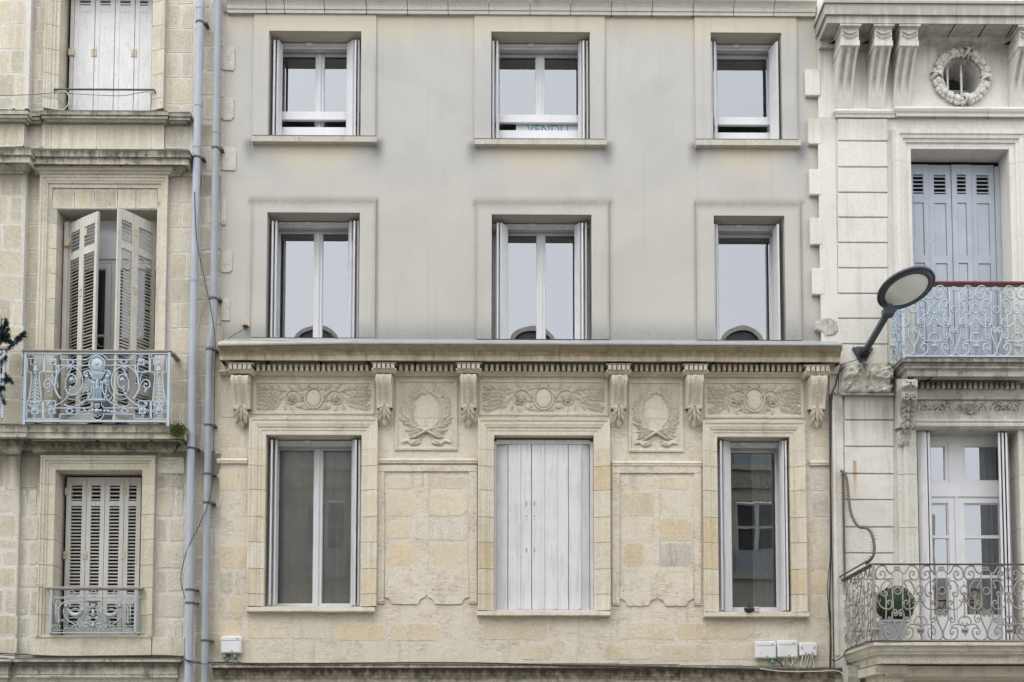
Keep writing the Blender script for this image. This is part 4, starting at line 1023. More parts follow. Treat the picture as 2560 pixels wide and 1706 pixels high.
louvre_leaf(A, m2, h2, zB0, zB1, pan, M['woodgrey'], crooked=.05)
ob('shutter_post', MB().box(X(160, 700, .2), X(171, 700, .2), .17, .26, zB0, Z(562, .2)), M['woodgrey'], A)
ob('hinge', MB().box(X(161, 610, .16), X(175, 610, .16), .13, .17, Z(622, .15), Z(604, .15), .012), M['hinge'], A)
yb = .27; xa, xb = oB[0]+.01, oB[1]-.01; xm = X(262, 700, yb)
mb = MB(); mb.box(xa, xb, yb, yb+.06, Z(662, yb), Z(648, yb)); mb.box(xa, xb, yb-.02, yb, Z(653, yb), Z(649, yb)); mb.box(xa, xb, yb+.02, yb+.05, Z(648, yb), oB[3])
sash(mb, X(277, 800, yb), xb, zB0, Z(663, yb), yb, .07, .05); sash(mb, xa, X(276, 800, yb), zB0, Z(663, yb), yb, .07, .05)
wB = ob('window', mb, M['upvc'], A)
ob('pane', MB().add([(xa,yb+.03,Z(842,yb)),(X(276,800,yb),yb+.03,Z(842,yb)),(X(276,800,yb),yb+.03,Z(670,yb)),(xa,yb+.03,Z(670,yb))], [(0,1,2,3)]), M['glass2'], wB)
ob('pane', MB().add([(X(277,800,yb),yb+.03,zB0),(xb,yb+.03,zB0),(xb,yb+.03,Z(670,yb)),(X(277,800,yb),yb+.03,Z(670,yb))], [(0,1,2,3)]), M['glass2'], wB)
ob('glazing_bar', MB().box(xa, X(277,800,yb), yb+.005, yb+.04, Z(845, yb), Z(840, yb)), M['woodlight'], wB)
interior(A, oB[0], oB[1], oB[2], oB[3], .37, 1.2, 'room')
cp = [(X(240,850,.1), .1, Z(838,.1)), (X(243,868,.1), .1, Z(862,.1)), (X(252,872,.1), .1, Z(870,.1)), (X(264,868,.1), .1, Z(866,.1)), (X(266,850,.1), .1, Z(845,.1))]
ob('window_cord', MB().tube([tuple(p) for p in spline(cp, n=5)], .004, 5), M['cablew'], A)
# window C: closed louvres
yc = .24; zc0 = oC[2]+.01; zc1 = Z(1197, yc)
pc = [(zc0+.14, Z(1512, yc)), (Z(1488, yc), Z(1268, yc)), (Z(1256, yc), Z(1217, yc))]
cuC = [165, 214.5, 260.5, 308.5, 350.5]
for i, (a, b) in enumerate(zip(cuC, cuC[1:])):
    louvre_leaf(A, (X(a+.6, 1380, yc), yc), (X(b-.6, 1380, yc), yc), zc0, zc1, pc, M['woodlight'], stile=.058, pitch=.0455, tilt=.5, hinge=(((Z(1232, yc), .0), (Z(1391, yc), .0)) if i in (0, 1, 3) else ()))
ob('shutter_post', MB().box(oC[0]+.06, X(164.5, 1380, yc), yc-.02, yc+.06, zc0, Z(1196, yc)), M['woodlight'], A)
interior(A, oC[0], oC[1], oC[2], oC[3], .345, .4, 'darkroom')

# ---------------------------------------------------------------- ironwork of the left house
def rail_kit(ou, ov, sc, y):
    def q(zx, zy): return P(ou+zx/sc, ov+zy/sc, y)
    return q
YB_ = -.262
RB = thing('balcony_railing', 'pale blue cast iron railing with urn and scrolls under the half-open shutters', 'railing', (X(245, 1060, YB_), YB_, Z(1063, YB_)))
q = rail_kit(50, 860, 5.8825, YB_)
def tq(mb, pts, r=.0075, k=q, y=YB_, n=5, sm_=True):
    p2 = [k(*p) for p in pts]; mb.tube(spline(p2, y, 5) if sm_ and len(p2) > 2 else [(p[0], y, p[1]) for p in p2], r, n)
def both(fn, cx2):
    fn(lambda p: p); fn(lambda p: (cx2-p[0], p[1]))
S2 = 2274
x0, z0 = q(85, 1215); x1, z1 = q(2190, 90)
zt = q(0, 88)[1]; zbm = q(0, 132)[1]
hr = MB().course([(0, zt), (.05, zt-.002), (.056, zt-.012), (.05, zt-.024), (.035, zt-.034), (.03, zbm), (0, zbm)], q(45,0)[0]+.05, q(2230,0)[0]-.05, YB_+.03)
ob('handrail', hr, M['railstone'], RB)
for xx, sd in ((q(60,0)[0], -1), (q(2225,0)[0], 1)):
    ob('handrail_return', MB().box(xx-.035, xx+.035, YB_+.03, .0, zbm, zt-.006, .008), M['railstone'], RB)
for zx in (78, 2192):
    a, b = q(zx, 130), q(zx-8 if zx < 1000 else zx-8, 1215); ob('post', MB().box((a[0]+b[0])/2-.017, (a[0]+b[0])/2+.017, YB_-.014, YB_+.014, b[1], a[1]), M['ironblue'], RB)
a, b = q(80, 1135), q(2195, 1135); ob('bottom_rail', MB().box(a[0], b[0], YB_-.011, YB_+.011, a[1]-.014, a[1]+.014), M['ironblue'], RB)
a, b = q(80, 140), q(2195, 140); ob('top_rail', MB().box(a[0], b[0], YB_-.009, YB_+.009, a[1]-.008, a[1]+.008), M['ironblue'], RB)
def sq(mb, k, pts, f, r=.0065):
    p = [k(*f(t)) for t in pts]
    for i in range(len(p)-1): mb.bar((p[i][0], YB_, p[i][1]), (p[i+1][0], YB_, p[i+1][1]), r*2, r*2)
def rosette(mb, c, y, r, n=8):
    mb.box(c[0]-r, c[0]+r, y-.006, y+.008, c[1]-r, c[1]+r, .004)
    for i in range(n): mb.leaf(c[0], c[1], 2*pi*i/n, r*.9, r*.5, y-.004, .012, 0, 3)
    mb.ball((c[0], y-.014, c[1]), r*.28)
def ring(mb, c, y, r, t=.006): mb.tube(arc(c[0], c[1], r, r, 0, 2*pi, y, 14)[:-1], t, 5, True)
for side, f in (('l', lambda p: p), ('r', lambda p: (S2-p[0]-6, p[1]))):
    e = MB()   # end panel: tapering tower of scales
    sq(e, q, [(110,415),(110,215),(350,215),(350,415),(295,415),(295,460),(285,470),(315,835)], f); sq(e, q, [(110,415),(165,415),(165,460),(180,470),(130,835)], f)
    sq(e, q, [(160,215),(160,310),(210,310),(210,215)], f, .005); sq(e, q, [(250,215),(250,310),(300,310),(300,215)], f, .005); sq(e, q, [(135,185),(135,150),(335,150),(335,190)], f)
    sq(e, q, [(100,845),(335,845),(335,1105),(100,1105),(100,845)], f)
    c = q(*f((230, 370))); e.prism([(c[0]-.03, c[1]-.03), (c[0]+.03, c[1]-.03), (c[0]+.02, c[1]+.05), (c[0]-.02, c[1]+.05)], YB_-.012, YB_+.006, .006); e.ball((c[0], YB_-.012, c[1]-.06), .018); e.ball((c[0], YB_-.01, q(0,290)[1]), .016)
    for k in range(7):
        zy = 480+k*52; w = 22+k*7.2; cx_ = 232-k*3.0; p = q(*f((cx_, zy))); ww = w/5.8825*PX
        for m_ in ((-.5, .5) if k else (0,)): e.tube(arc(p[0]+m_*ww*1.05, p[1]-.028, ww*.62, .036, 0.15, pi-.15, YB_, 7), .006, 5)
        e.tube(arc(p[0], p[1]-.01, ww*.6, .030, 0.1, pi-.1, YB_, 7), .006, 5)
    for m_ in (-1, 1):
        p = q(*f((220+m_*35, 880))); ring(e, p, YB_, .026, .008)
    p = q(*f((220, 850))); ring(e, p, YB_, .024, .008); p = q(*f((217, 870))); e.tube(arc(p[0], p[1], .085, .062, pi, 2*pi, YB_, 10), .008, 5)
    sq(e, q, [(200,905),(200,945)], f); sq(e, q, [(236,905),(236,945)], f); rosette(e, q(*f((217,990))), YB_, .046)
    for m_ in ((133,990),(298,990),(213,1072)): ring(e, q(*f(m_)), YB_, .017)
    ob('end_panel', e, M['ironblue'], RB)
    e = MB()   # straight bars and corner rosettes
    sq(e, q, [(365,415),(365,155),(605,155),(605,235),(990,235)], f); sq(e, q, [(365,415),(535,415),(535,318),(1040,318)], f)
    sq(e, q, [(350,1105),(350,842),(525,842),(525,945),(1035,945)], f); sq(e, q, [(350,1105),(585,1105),(585,1035),(1035,1035)], f)
    rosette(e, q(*f((485,270))), YB_, .045); rosette(e, q(*f((470,985))), YB_, .045)
    for m_ in ((487,190),(405,270),(390,985),(465,1068)): ring(e, q(*f(m_)), YB_, .016)
    for m_ in ((742,268),(730,988)): ring(e, q(*f(m_)), YB_, .031, .008)
    for m_ in ((742,268),(730,988)):
        for s_ in (-60, 60): tq(e, [f((m_[0]+s_*.6, m_[1]-20)), f((m_[0]+s_, m_[1])), f((m_[0]+s_*.6, m_[1]+20))], .006)
    ob('bar_panel', e, M['ironblue'], RB)['kind'] = 'stuff'
    e = MB()   # rinceau scrolls
    tq(e, [f(p) for p in ((560,330),(575,370),(545,440),(525,560),(515,660),(560,760),(600,810))], .013)
    tq(e, [f(p) for p in ((530,600),(545,470),(620,370),(730,330),(850,380),(915,490),(915,620),(850,730),(760,755),(680,690),(668,590),(690,500),(745,450),(800,470),(830,540),(815,620),(760,670))], .009)
    tq(e, [f(p) for p in ((410,890),(440,860),(400,880),(430,920),(520,910),(640,840),(720,740),(760,640))], .010)
    tq(e, [f(p) for p in ((500,620),(470,560),(420,525),(365,560),(360,630),(410,655),(445,620),(425,590),(395,605))], .010)
    tq(e, [f(p) for p in ((390,400),(430,400),(470,440),(495,500),(500,560))], .006)
    tq(e, [f(p) for p in ((700,380),(720,345),(755,360),(740,390),(715,440),(690,470))], .009)
    tq(e, [f(p) for p in ((650,890),(720,925),(830,915),(930,870),(1000,800),(1050,690),(1060,560))], .010)
    tq(e, [f(p) for p in ((690,790),(760,820),(850,800),(920,740),(960,660),(960,560),(975,480))], .006)
    c = q(*f((765, 550)))
    for k in range(8): e.leaf(c[0], c[1]+.012, 2*pi*k/8, .05, .032, YB_-.006, .014, 0, 3)
    e.ball((c[0], YB_-.014, c[1]+.01), .02); cc = [f((745,640)), f((735,690)), f((700,740)), f((690,770))]
    for k, p in enumerate(cc): w = q(*p); e.ball((w[0], YB_-.008, w[1]), .018-.003*k)
    for k in range(8):   # husk garland down from the urn
        t = k/7; w = q(*f((985-30*t+60*t*t, 470+330*t))); e.leaf(w[0], w[1], -pi/2 + (.5 if side == 'l' else -.5), .05, .03, YB_-.006, .012, 0, 3); e.ball((w[0], YB_-.01, w[1]), .012)
    for k, p in enumerate(((400,680),(430,710),(560,590),(1000,790),(950,830),(880,850),(900,1005),(960,985),(840,1015))):
        w = q(*f(p)); e.leaf(w[0], w[1], R.uniform(0, 6.3), .06, .03, YB_-.004, .012, 0, 3); e.ball((w[0], YB_-.006, w[1]), .011)
    ob('scroll_panel', e, M['ironblue'], RB, True)
e = MB(); c = q(1137, 300)   # central urn with boss and ribbed foot
for r_, t_ in ((.105, .010), (.072, .009), (.04, .009)): ring(e, c, YB_-.01, r_, t_)
e.ball((c[0], YB_-.008, c[1]), .085, .016, 16, 5); e.ball((c[0], YB_-.02, c[1]), .022)
for k in range(20): a = 2*pi*k/20; e.ball((c[0]+.088*cos(a), YB_-.014, c[1]+.088*sin(a)), .008, n=5, m=4)
tq(e, [(1000,235),(1050,175),(1140,150),(1230,175),(1290,235)], .008); ring(e, q(1140,178), YB_, .02, .008)
tq(e, [(960,420),(990,395),(1050,400),(1050,370),(1137,378),(1230,370),(1230,400),(1290,395),(1315,420)], .012)
for m_ in (-1, 1):
    p = q(1137+m_*165, 440); e.tube(spiral(p[0], p[1], .035, pi/2, -m_*1.3, .006, YB_), .009, 5); p = q(1137+m_*150, 490); e.ball((p[0], YB_-.01, p[1]), .026)
    for k in range(5): p = q(1137+m_*(125-10*k), 500+10*k); e.leaf(p[0], p[1], -pi/2+m_*(.9-.35*k), .075, .035, YB_-.006, .014, 0, 3)
pr_ = [(.115, 415), (.10, 440), (.085, 480), (.06, 520), (.035, 540)]
vs = [q(1137-w/PX*5.88, zy) for w, zy in pr_] + [q(1137+w/PX*5.88, zy) for w, zy in reversed(pr_)]
e.prism([(p[0], p[1]) for p in vs], YB_-.018, YB_+.01, .010)
for k in range(5): p = q(1067+k*35, 440); e.leaf(p[0], p[1]+.03, -pi/2+(k-2)*-.08, .09, .03, YB_-.016, .014, 0, 4)
for dx in (-62, -22, 22, 62): sq(e, q, [(1137+dx*.75, 545),(1137+dx, 800)], lambda p: p, .007)
for dx in (-42, 0, 42):
    for k in range(6): p = q(1137+dx, 660+k*24); e.ball((p[0], YB_-.008, p[1]), .011, n=6, m=4)
p = q(1137, 600); e.tube([(p[0]+.008*sin(t*1.3), YB_-.01, p[1]+.06-.018*t) for t in range(8)], .012, 6)
a, b = q(1000, 825), q(1265, 855); e.box(a[0], b[0], YB_-.028, YB_+.012, b[1], a[1], .008); a, b = q(1045, 800), q(1225, 824); e.box(a[0], b[0], YB_-.02, YB_+.01, b[1], a[1], .006)
rosette(e, q(1135, 905), YB_, .032, 6)
tq(e, [(1070,860),(1075,900),(1045,940)], .009); tq(e, [(1205,860),(1200,900),(1235,940)], .009)
for m_ in (-1, 1):
    for k in range(5): p = q(1137+m_*(55+55*k), 985+8*k); e.ball((p[0], YB_-.01, p[1]), .020-.003*k)
c = q(1137, 1030); e.tube(arc(c[0], c[1], .082, .085, pi*.98, 2*pi*1.01, YB_, 14), .009, 5); e.ball((c[0], YB_-.012, c[1]+.035), .032); ring(e, q(1137, 1055), YB_, .022)
for m_ in (-1, 1): p = q(1137+m_*42, 1040); e.tube(spiral(p[0], p[1], .03, 0, m_*1.1, .006, YB_), .007, 5)
ob('urn_centrepiece', e, M['ironblue'], RB, True)['kind'] = 'stuff'

YC_ = -.10
RCg = thing('window_guard', 'small grey blue iron guard with garlands across the lower louvred window', 'railing', (X(236, 1580, YC_), YC_, Z(1582, YC_)))
q = rail_kit(100, 1450, 8.715, YC_)
def tc(mb, pts, r=.006): mb.tube(spline([q(*p) for p in pts], YC_, 5), r, 5)
def sqc(mb, pts, f=lambda p: p, r=.005):
    p = [q(*f(t)) for t in pts]
    for i in range(len(p)-1): mb.bar((p[i][0], YC_, p[i][1]), (p[i+1][0], YC_, p[i+1][1]), r*2, r*2)
zt, zbm = q(0, 150)[1], q(0, 215)[1]
ob('handrail', MB().course([(0, zt), (.035, zt-.002), (.042, zt-.014), (.035, zbm+.006), (.02, zbm), (0, zbm)], q(105,0)[0]+.042, q(2245,0)[0]-.042, YC_+.02), M['railstone'], RCg)
for zx in (245, 2090): a, b = q(zx, 215), q(zx-10, 1150); ob('post', MB().box((a[0]+b[0])/2-.015, (a[0]+b[0])/2+.015, YC_-.012, YC_+.012, b[1], a[1]), M['irongreyblue'], RCg)
ob('post', MB().box(q(2140,0)[0]-.01, q(2140,0)[0]+.01, YC_+.05, YC_+.07, q(0,1150)[1], q(0,215)[1]), M['irongreyblue'], RCg)
for zy, w in ((378, .007), (1155, .010)):
    a, b = q(160, zy), q(2230, zy); ob('rail', MB().tube([(a[0], YC_+.12, a[1]-.01), (a[0]+.03, YC_, a[1]), (b[0]-.03, YC_, b[1]), (b[0], YC_+.12, b[1]-.015)], w, 6), M['irongreyblue'], RCg)
e = MB()
for zx in (690, 1168, 1660): ring(e, q(zx, 295), YC_, .041, .008)
ob('ring_row', e, M['irongreyblue'], RCg)
for f in (lambda p: p, lambda p: (2322-p[0], p[1]+8)):
    e = MB()
    sqc(e, [(355,530),(355,465),(440,465),(440,525),(285,525),(285,405),(545,405),(545,465),(985,465)], f); sqc(e, [(350,530),(350,960)], f, .006)
    sqc(e, [(350,1050),(350,990),(270,990),(270,1100),(540,1100),(540,1055),(770,1055)], f); sqc(e, [(350,1050),(430,1050),(430,990),(350,990)], f)
    sqc(e, [(785,1100),(785,970),(1085,970),(1085,1100),(1000,1100),(1000,1050)], f); sqc(e, [(785,1100),(880,1100),(880,1050)], f); ring(e, q(*f((935,1040))), YC_, .024, .007)
    for m_ in (-1, 1): w = q(*f((935+m_*62, 1030))); e.ball((w[0], YC_-.004, w[1]), .016)
    tc(e, [f(p) for p in ((660,600),(650,530),(570,490),(480,520),(420,600),(405,720),(415,830),(400,950))], .011)
    tc(e, [f(p) for p in ((540,590),(515,680),(540,790),(620,890),(720,950),(770,990))], .009)
    tc(e, [f(p) for p in ((400,960),(430,900),(480,870),(515,890),(480,910))], .007)
    for k in range(8): w = q(*f((375+8*(k % 2), 590+48*k))); e.leaf(w[0], w[1], pi/2+.6, .04, .022, YC_-.004, .010, 0, 3)
    for k in range(8): w = q(*f((600-2*k, 640+24*k))); e.ball((w[0], YC_-.006, w[1]), .011-.0007*k, n=6, m=4)
    w = q(*f((580, 570)))
    for k in range(7): e.leaf(w[0], w[1], 2*pi*k/7, .04, .026, YC_-.006, .014, 0, 3)
    e.ball((w[0], YC_-.016, w[1]), .02)
    e.tube(spline([q(*f(p)) for p in ((620,650),(690,740),(790,770),(880,730),(940,640))], YC_-.006, 5), lambda t: .016+.016*sin(pi*t), 7)
    for k in range(12): t = k/11; w = q(*f((630+300*t, 660+110*sin(pi*t)))); e.ball((w[0], YC_-.024, w[1]+R.uniform(-.02,.02)), .014, n=6, m=4)
    tc(e, [f(p) for p in ((700,650),(750,625),(820,640),(850,670))], .008)
    tc(e, [f(p) for p in ((1070,690),(1090,640),(1080,590),(1010,560),(950,620),(930,720),(880,800),(870,880),(960,940),(1080,950))], .011)
    for k in range(6): w = q(*f((1000-18*k, 700+38*k))); e.leaf(w[0], w[1], (.4 if f((0,0))[0] == 0 else pi-.4)+.1*k, .07, .03, YC_-.006, .012, 0, 3)
    for a_, b_ in (((890,940),(790,840)), ((860,960),(780,920))): p0, p1 = q(*f(a_)), q(*f(b_)); e.leaf(p0[0], p0[1], atan2(p1[1]-p0[1], p1[0]-p0[0]), .08, .03, YC_, .010, 0, 3)
    sqc(e, [(770,985),(660,1050)], f); ob('scroll_panel', e, M['irongreyblue'], RCg, True)
e = MB(); cx_ = 1160
for w, za, zb_ in ((.10, 450, 475), (.075, 475, 495), (.05, 500, 520), (.03, 520, 560), (.022, 560, 600), (.035, 600, 625), (.018, 640, 800)):
    a, b = q(cx_, zb_), q(cx_, za); e.box(a[0]-w, a[0]+w, YC_-.018, YC_+.01, a[1], b[1], .005)
for f in (lambda p: p, lambda p: (2*cx_-p[0], p[1])):
    tc(e, [f(p) for p in ((1135,830),(1090,850),(1075,820),(1110,800),(1060,810),(1060,860),(1110,900),(1150,950),(1155,1010))], .009)
    tc(e, [f(p) for p in ((1010,580),(1000,450),(1040,430),(1060,480))], .007); w = q(*f((1100, 925))); e.leaf(w[0], w[1], -pi/2, .07, .03, YC_, .012)
a = q(cx_, 1110); b = q(cx_, 930); e.tube([(a[0], YC_, a[1]), (a[0], YC_, (a[1]+b[1])/2), (b[0], YC_, b[1])], .013, 6); e.ball((b[0], YC_-.008, q(0, 1000)[1]), .024)
ob('urn_centrepiece', e, M['irongreyblue'], RCg, True)

# end of the neighbouring balcony that just enters the picture, with its fir
YN = -.34
RN = thing('balcony_railing', 'end of a pale blue iron railing beside the fir at the stone pier', 'railing', (X(-20, 1050, YN), YN, Z(1056, YN)))
xa, xb = X(-60, 960, YN), X(9, 960, YN)
ob('handrail', MB().box(xa, X(20, 870, YN), YN-.03, YN+.03, Z(879, YN), Z(872, YN), .006), M['railstone'], RN)
ob('post', MB().box(xb-.014, xb+.014, YN-.014, YN+.014, Z(1050, YN), Z(879, YN)), M['ironblue'], RN)
ob('bottom_rail', MB().box(xa, xb, YN-.01, YN+.01, Z(1040, YN), Z(1035, YN)), M['ironblue'], RN)
e = MB()
for k in range(7):
    zz = Z(900+k*21, YN); e.tube(spiral(xb-.06, zz, .045, 0, 1.4*(1 if k % 2 else -1), .008, YN), .008, 5)
    e.tube(spiral(xb-.19, zz-.03, .06, 1, 1.4*(-1 if k % 2 else 1), .008, YN), .008, 5)
ob('scroll_panel', e, M['ironblue'], RN)
FT = thing('fir_tree', 'small dark green fir reaching over the pale blue railing end', 'tree', (X(-20, 1050, -.22), -.22, Z(1056, -.22)))
tr = MB(); nd = MB(); yF = -.30
tr.tube([(X(-14, 1056, yF), yF, Z(1056, yF)), (X(-8, 930, yF), yF, Z(930, yF)), (X(4, 800, yF), yF, Z(800, yF))], lambda t: .03-.02*t, 6)
for (ua, va, ub, vb) in ((-8,900,60,846),(-6,880,14,808),(-6,920,30,960),(-10,900,6,835),(-5,860,22,845),(-10,950,10,1010),(0,960,18,955),(-6,840,18,815),(30,862,62,838),(-8,870,20,830),(-8,930,14,900),(2,850,30,862),(-10,980,8,975)):
    a = Vector((X(ua,va,yF), yF, Z(va,yF))); b = Vector((X(ub,vb,yF-.06), yF-.06, Z(vb,yF-.06))); tr.tube([a, (a+b)/2+Vector((0,-.01,.02)), b], lambda t: .010-.006*t, 5)
    for k in range(330):
        t = R.uniform(.25, 1.03); p = a+(b-a)*t; d = Vector((R.gauss(0,1), R.gauss(0,1), R.gauss(.2,1))).normalized(); d = (d+(b-a).normalized()*.7).normalized(); L = R.uniform(.03, .055)
        s_ = d.orthogonal().normalized()*.0045; e_ = p+d*L; nd.add([p-s_, p+s_, e_+s_*.4, e_-s_*.4], [(0,1,2,3)])
ob('trunk', tr, M['oldrust'], FT); ob('crown', nd, M['fir_leaf'], FT)
# ---------------------------------------------------------------- the right house
C_ = thing('painted_townhouse', 'off-white painted townhouse with bracketed eaves, round wreathed window and two balconies', 'building', (X(2330), 0, 0))
PC, PD, LC = M['paintC'], M['paintCd'], M['ledgeC']
YR = -.045
oD = RC(2281,2528,375,905,YR); oE = RC(2295,2551,1077,1612,YR)
ocx, ocz = P(2402, 195, YR); orad = 51*PX
sqh = (ocx-orad, ocx+orad, ocz-orad, ocz+orad)
grid_wall('painted_wall', (X(2047, 300, YR), X(3100, 900, YR), Z(925, YR), Z(-60, YR)), [oD, sqh], YR, PC, C_, reveal=0, skirt=.06)
grid_wall('painted_wall', (X(2080, 1300, YR), X(3100, 900, YR), Z(1720, YR), Z(925.5, YR)), [oE], YR, PD, C_, reveal=0, skirt=.06)
# round window: plate with a circular hole, reveal tube, bars, wreath
mb = MB(); n = 32; vs = []; fs = []
for k in range(n):
    a = 2*pi*k/n; ca, sa = cos(a), sin(a); m = 1/max(abs(ca), abs(sa))
    vs += [(ocx+orad*ca*m*1.001, YR-.001, ocz+orad*sa*m*1.001), (ocx+orad*.98*ca, YR-.001, ocz+orad*.98*sa), (ocx+orad*.94*ca, YR+.42, ocz+orad*.94*sa)]
for k in range(n):
    a, b = k*3, ((k+1) % n)*3; fs += [(a, b, b+1, a+1), (a+1, b+1, b+2, a+2)]
oc = ob('round_window', mb.add(vs, fs), PC, C_)
fr = MB().box(ocx-.28, ocx+.28, YR+.38, YR+.42, ocz+.03, ocz+.075).box(ocx-.28, ocx-.20, YR+.385, YR+.42, ocz-.28, ocz+.03).box(ocx+.20, ocx+.28, YR+.385, YR+.42, ocz-.28, ocz+.03)
ob('frame', fr, M['upvc'], oc)
for du in (-27, 9): xx = ocx+du*PX; ob('bar', MB().tube([(xx, YR+.10, ocz-.25), (xx, YR+.10, ocz+.25)], .016, 7), M['upvc'], oc)
ob('pane', MB().add([(ocx-.28,YR+.40,ocz-.28),(ocx+.28,YR+.40,ocz-.28),(ocx+.28,YR+.40,ocz+.28),(ocx-.28,YR+.40,ocz+.28)], [(0,1,2,3)]), M['glass3'], oc)
interior(C_, ocx-.2, ocx+.2, ocz-.2, ocz+.2, YR+.45, .8)
w = MB(); rw = 64*PX
w.tube([(ocx+rw*cos(2*pi*k/40), YR-.01, ocz+rw*sin(2*pi*k/40)) for k in range(40)], .046, 8, True)
ob('wreath_core', w, PC, oc, True)
w = MB(); rr = random.Random(5)
for k in range(40):
    a = 2*pi*k/40 + rr.uniform(-.05,.05)
    if any(abs((a-b+pi) % (2*pi)-pi) < .16 for b in (1.35, 3.1, 4.85, 6.2)): continue
    for e_ in (-1, 0, 1):
        rd = rw + e_*.038; s = rr.uniform(.026, .042); w.ball((ocx+rd*cos(a+e_*.05), YR-.055+abs(e_)*.02, ocz+rd*sin(a+e_*.05)), s, s*.8, 8, 5)
    if k % 2: w.leaf(ocx+rw*.9*cos(a), ocz+rw*.9*sin(a), a+pi/2+rr.uniform(-.5,.5), .12, .05, YR-.06, .025)
ob('fruit_relief', w, PC, oc, True)
w = MB()
for b in (1.35, 3.1, 4.85, 6.2):
    for tw in (-.2, .2):
        pts = []
        for i in range(9):
            t = i/8; ph = -1.9+3.8*t; rd = rw+.07*sin(ph); a = b+tw*(t-.5)*1.6; pts.append((ocx+rd*cos(a), YR-.02-.08*cos(ph), ocz+rd*sin(a)))
        w.tube(pts, .026, 6, flat=.4)
ob('ribbon', w, PC, oc, True)['kind'] = 'stuff'
# eaves: deep corona carried on brackets
ed = .40
ep = [(0,-30),(.42,-12),(.44,2),(.44,8),(.42,9),(.42,11),(.42,37),(.40,38),(.39,40),(.39,59),(.37,60),(.37,58),(.10,57),(.09,64),(.05,66),(.0,68)]
def ecourse(a, b, first):
    pr = [(d, Z(v, YR-d, 2300)) for d, v in ep[:11]] + [(.34, Z(59, YR-.39, 2300)+.012), (.12, Z(59, YR-.39, 2300)+.012), (.10, Z(59, YR-.39, 2300)-.03), (.03, Z(59, YR-.39, 2300)-.06), (0, Z(59, YR-.39, 2300)-.10)]
    dm = .42; xa = X(a, 40, YR-dm) + (dm if first else .0015); xb = X(b, 40, YR-dm)-.0015
    ob('eaves_stone', MB().course(pr, xa, xb, YR, (first, False)), PC, C_)
for i, (a, b) in enumerate(((2063,2392),(2392,2470),(2470,2540),(2540,3100))): ecourse(a, b, i == 0)
ob('eaves_fillet', MB().box(X(2046, 100, YR), X(2110, 100, YR), YR-.05, YR+.02, Z(59, YR-.39, 2300)-.10, Z(59, YR-.39, 2300)+.05), PC, C_)
def bracket(u0, u1):
    um = (u0+u1)/2; yb = YR; x0, x1 = X(u0, 90, yb-.36), X(u1, 90, yb-.36); w = x1-x0
    zt = Z(59, YR-.39, 2300)
    pv_ = [(.36, zt), (.36, zt-.012)]
    pr = [(.0, zt), (.345, zt), (.345, zt-.20), (.33, zt-.215), (.335, zt-.28), (.31, zt-.31), (.25, zt-.38), (.18, zt-.48), (.125, zt-.58), (.085, zt-.68), (.05, zt-.80), (.02, zt-.92), (.0, zt-.96)]
    cols = [(0,0),(.14,0),(.17,.045),(.36,.045),(.40,0),(.60,0),(.64,.045),(.83,.045),(.86,0),(1,0)]
    vs = []; fs = []; n = len(pr); m = len(cols)
    for i, (d, z) in enumerate(pr):
        fl = 1 if 5 <= i <= 9 else 0
        for t, q_ in cols: vs.append((x0+w*t, yb-max(0, d-q_*fl*(1 if d > .1 else d/.1*.6)), z))
    for i in range(n-1):
        for k in range(m-1): p = i*m+k; fs.append((p, p+m, p+m+1, p+1))
    o = len(vs); vs += [(x0, yb+.02, z) for d, z in pr] + [(x1, yb+.02, z) for d, z in pr]
    for i in range(n-1): fs.append((i*m, o+i, o+i+1, (i+1)*m)); fs.append((i*m+m-1, (i+1)*m+m-1, o+n+i+1, o+n+i))
    br = ob('eaves_bracket', MB().add(vs, fs), PC, C_)
    ob('bracket_cap', MB().course([(.385, zt-.002), (.385, zt-.03), (.36, zt-.04), (.35, zt-.05), (0, zt-.05)], x0+.0+.36, x1-.36, yb, (True, True)), PC, br)
    e = MB(); zc = zt-.125; xm = (x0+x1)/2
    for k in range(7): t = (k-3)/3; e.leaf(xm+t*w*.30, zc-.02+.03*t*t, -pi/2+t*.8, .05, .032, yb-.347, .02, 0, 3); e.ball((xm+t*w*.34, yb-.352, zc+.01+.03*t*t), .014, n=6, m=4)
    e.tube(arc(xm, zc+.05, w*.3, .05, pi, 2*pi, yb-.352, 8), .008, 5); ob('festoon', e, PC, br, True)
    ob('bracket_collar', MB().box(x0-.012, x1+.012, yb-.352, yb+.0, zt-.285, zt-.205, .006), PC, br)
for a, b in ((2104,2148), (2188,2231), (2252,2296), (2549,2592)): bracket(a, b)
courseP(C_, 'string_course', 2085, 2240, [(0,272),(.05,274),(.06,277),(.05,283),(.035,287),(.03,294),(0,296)], PC, YR, (True, False))
courseP(C_, 'string_course', 2236, 3100, [(0,268),(.08,270),(.09,273),(.075,280),(.055,285),(.05,293),(0,295)], PC, YR, (True, False), (2338, 2474))
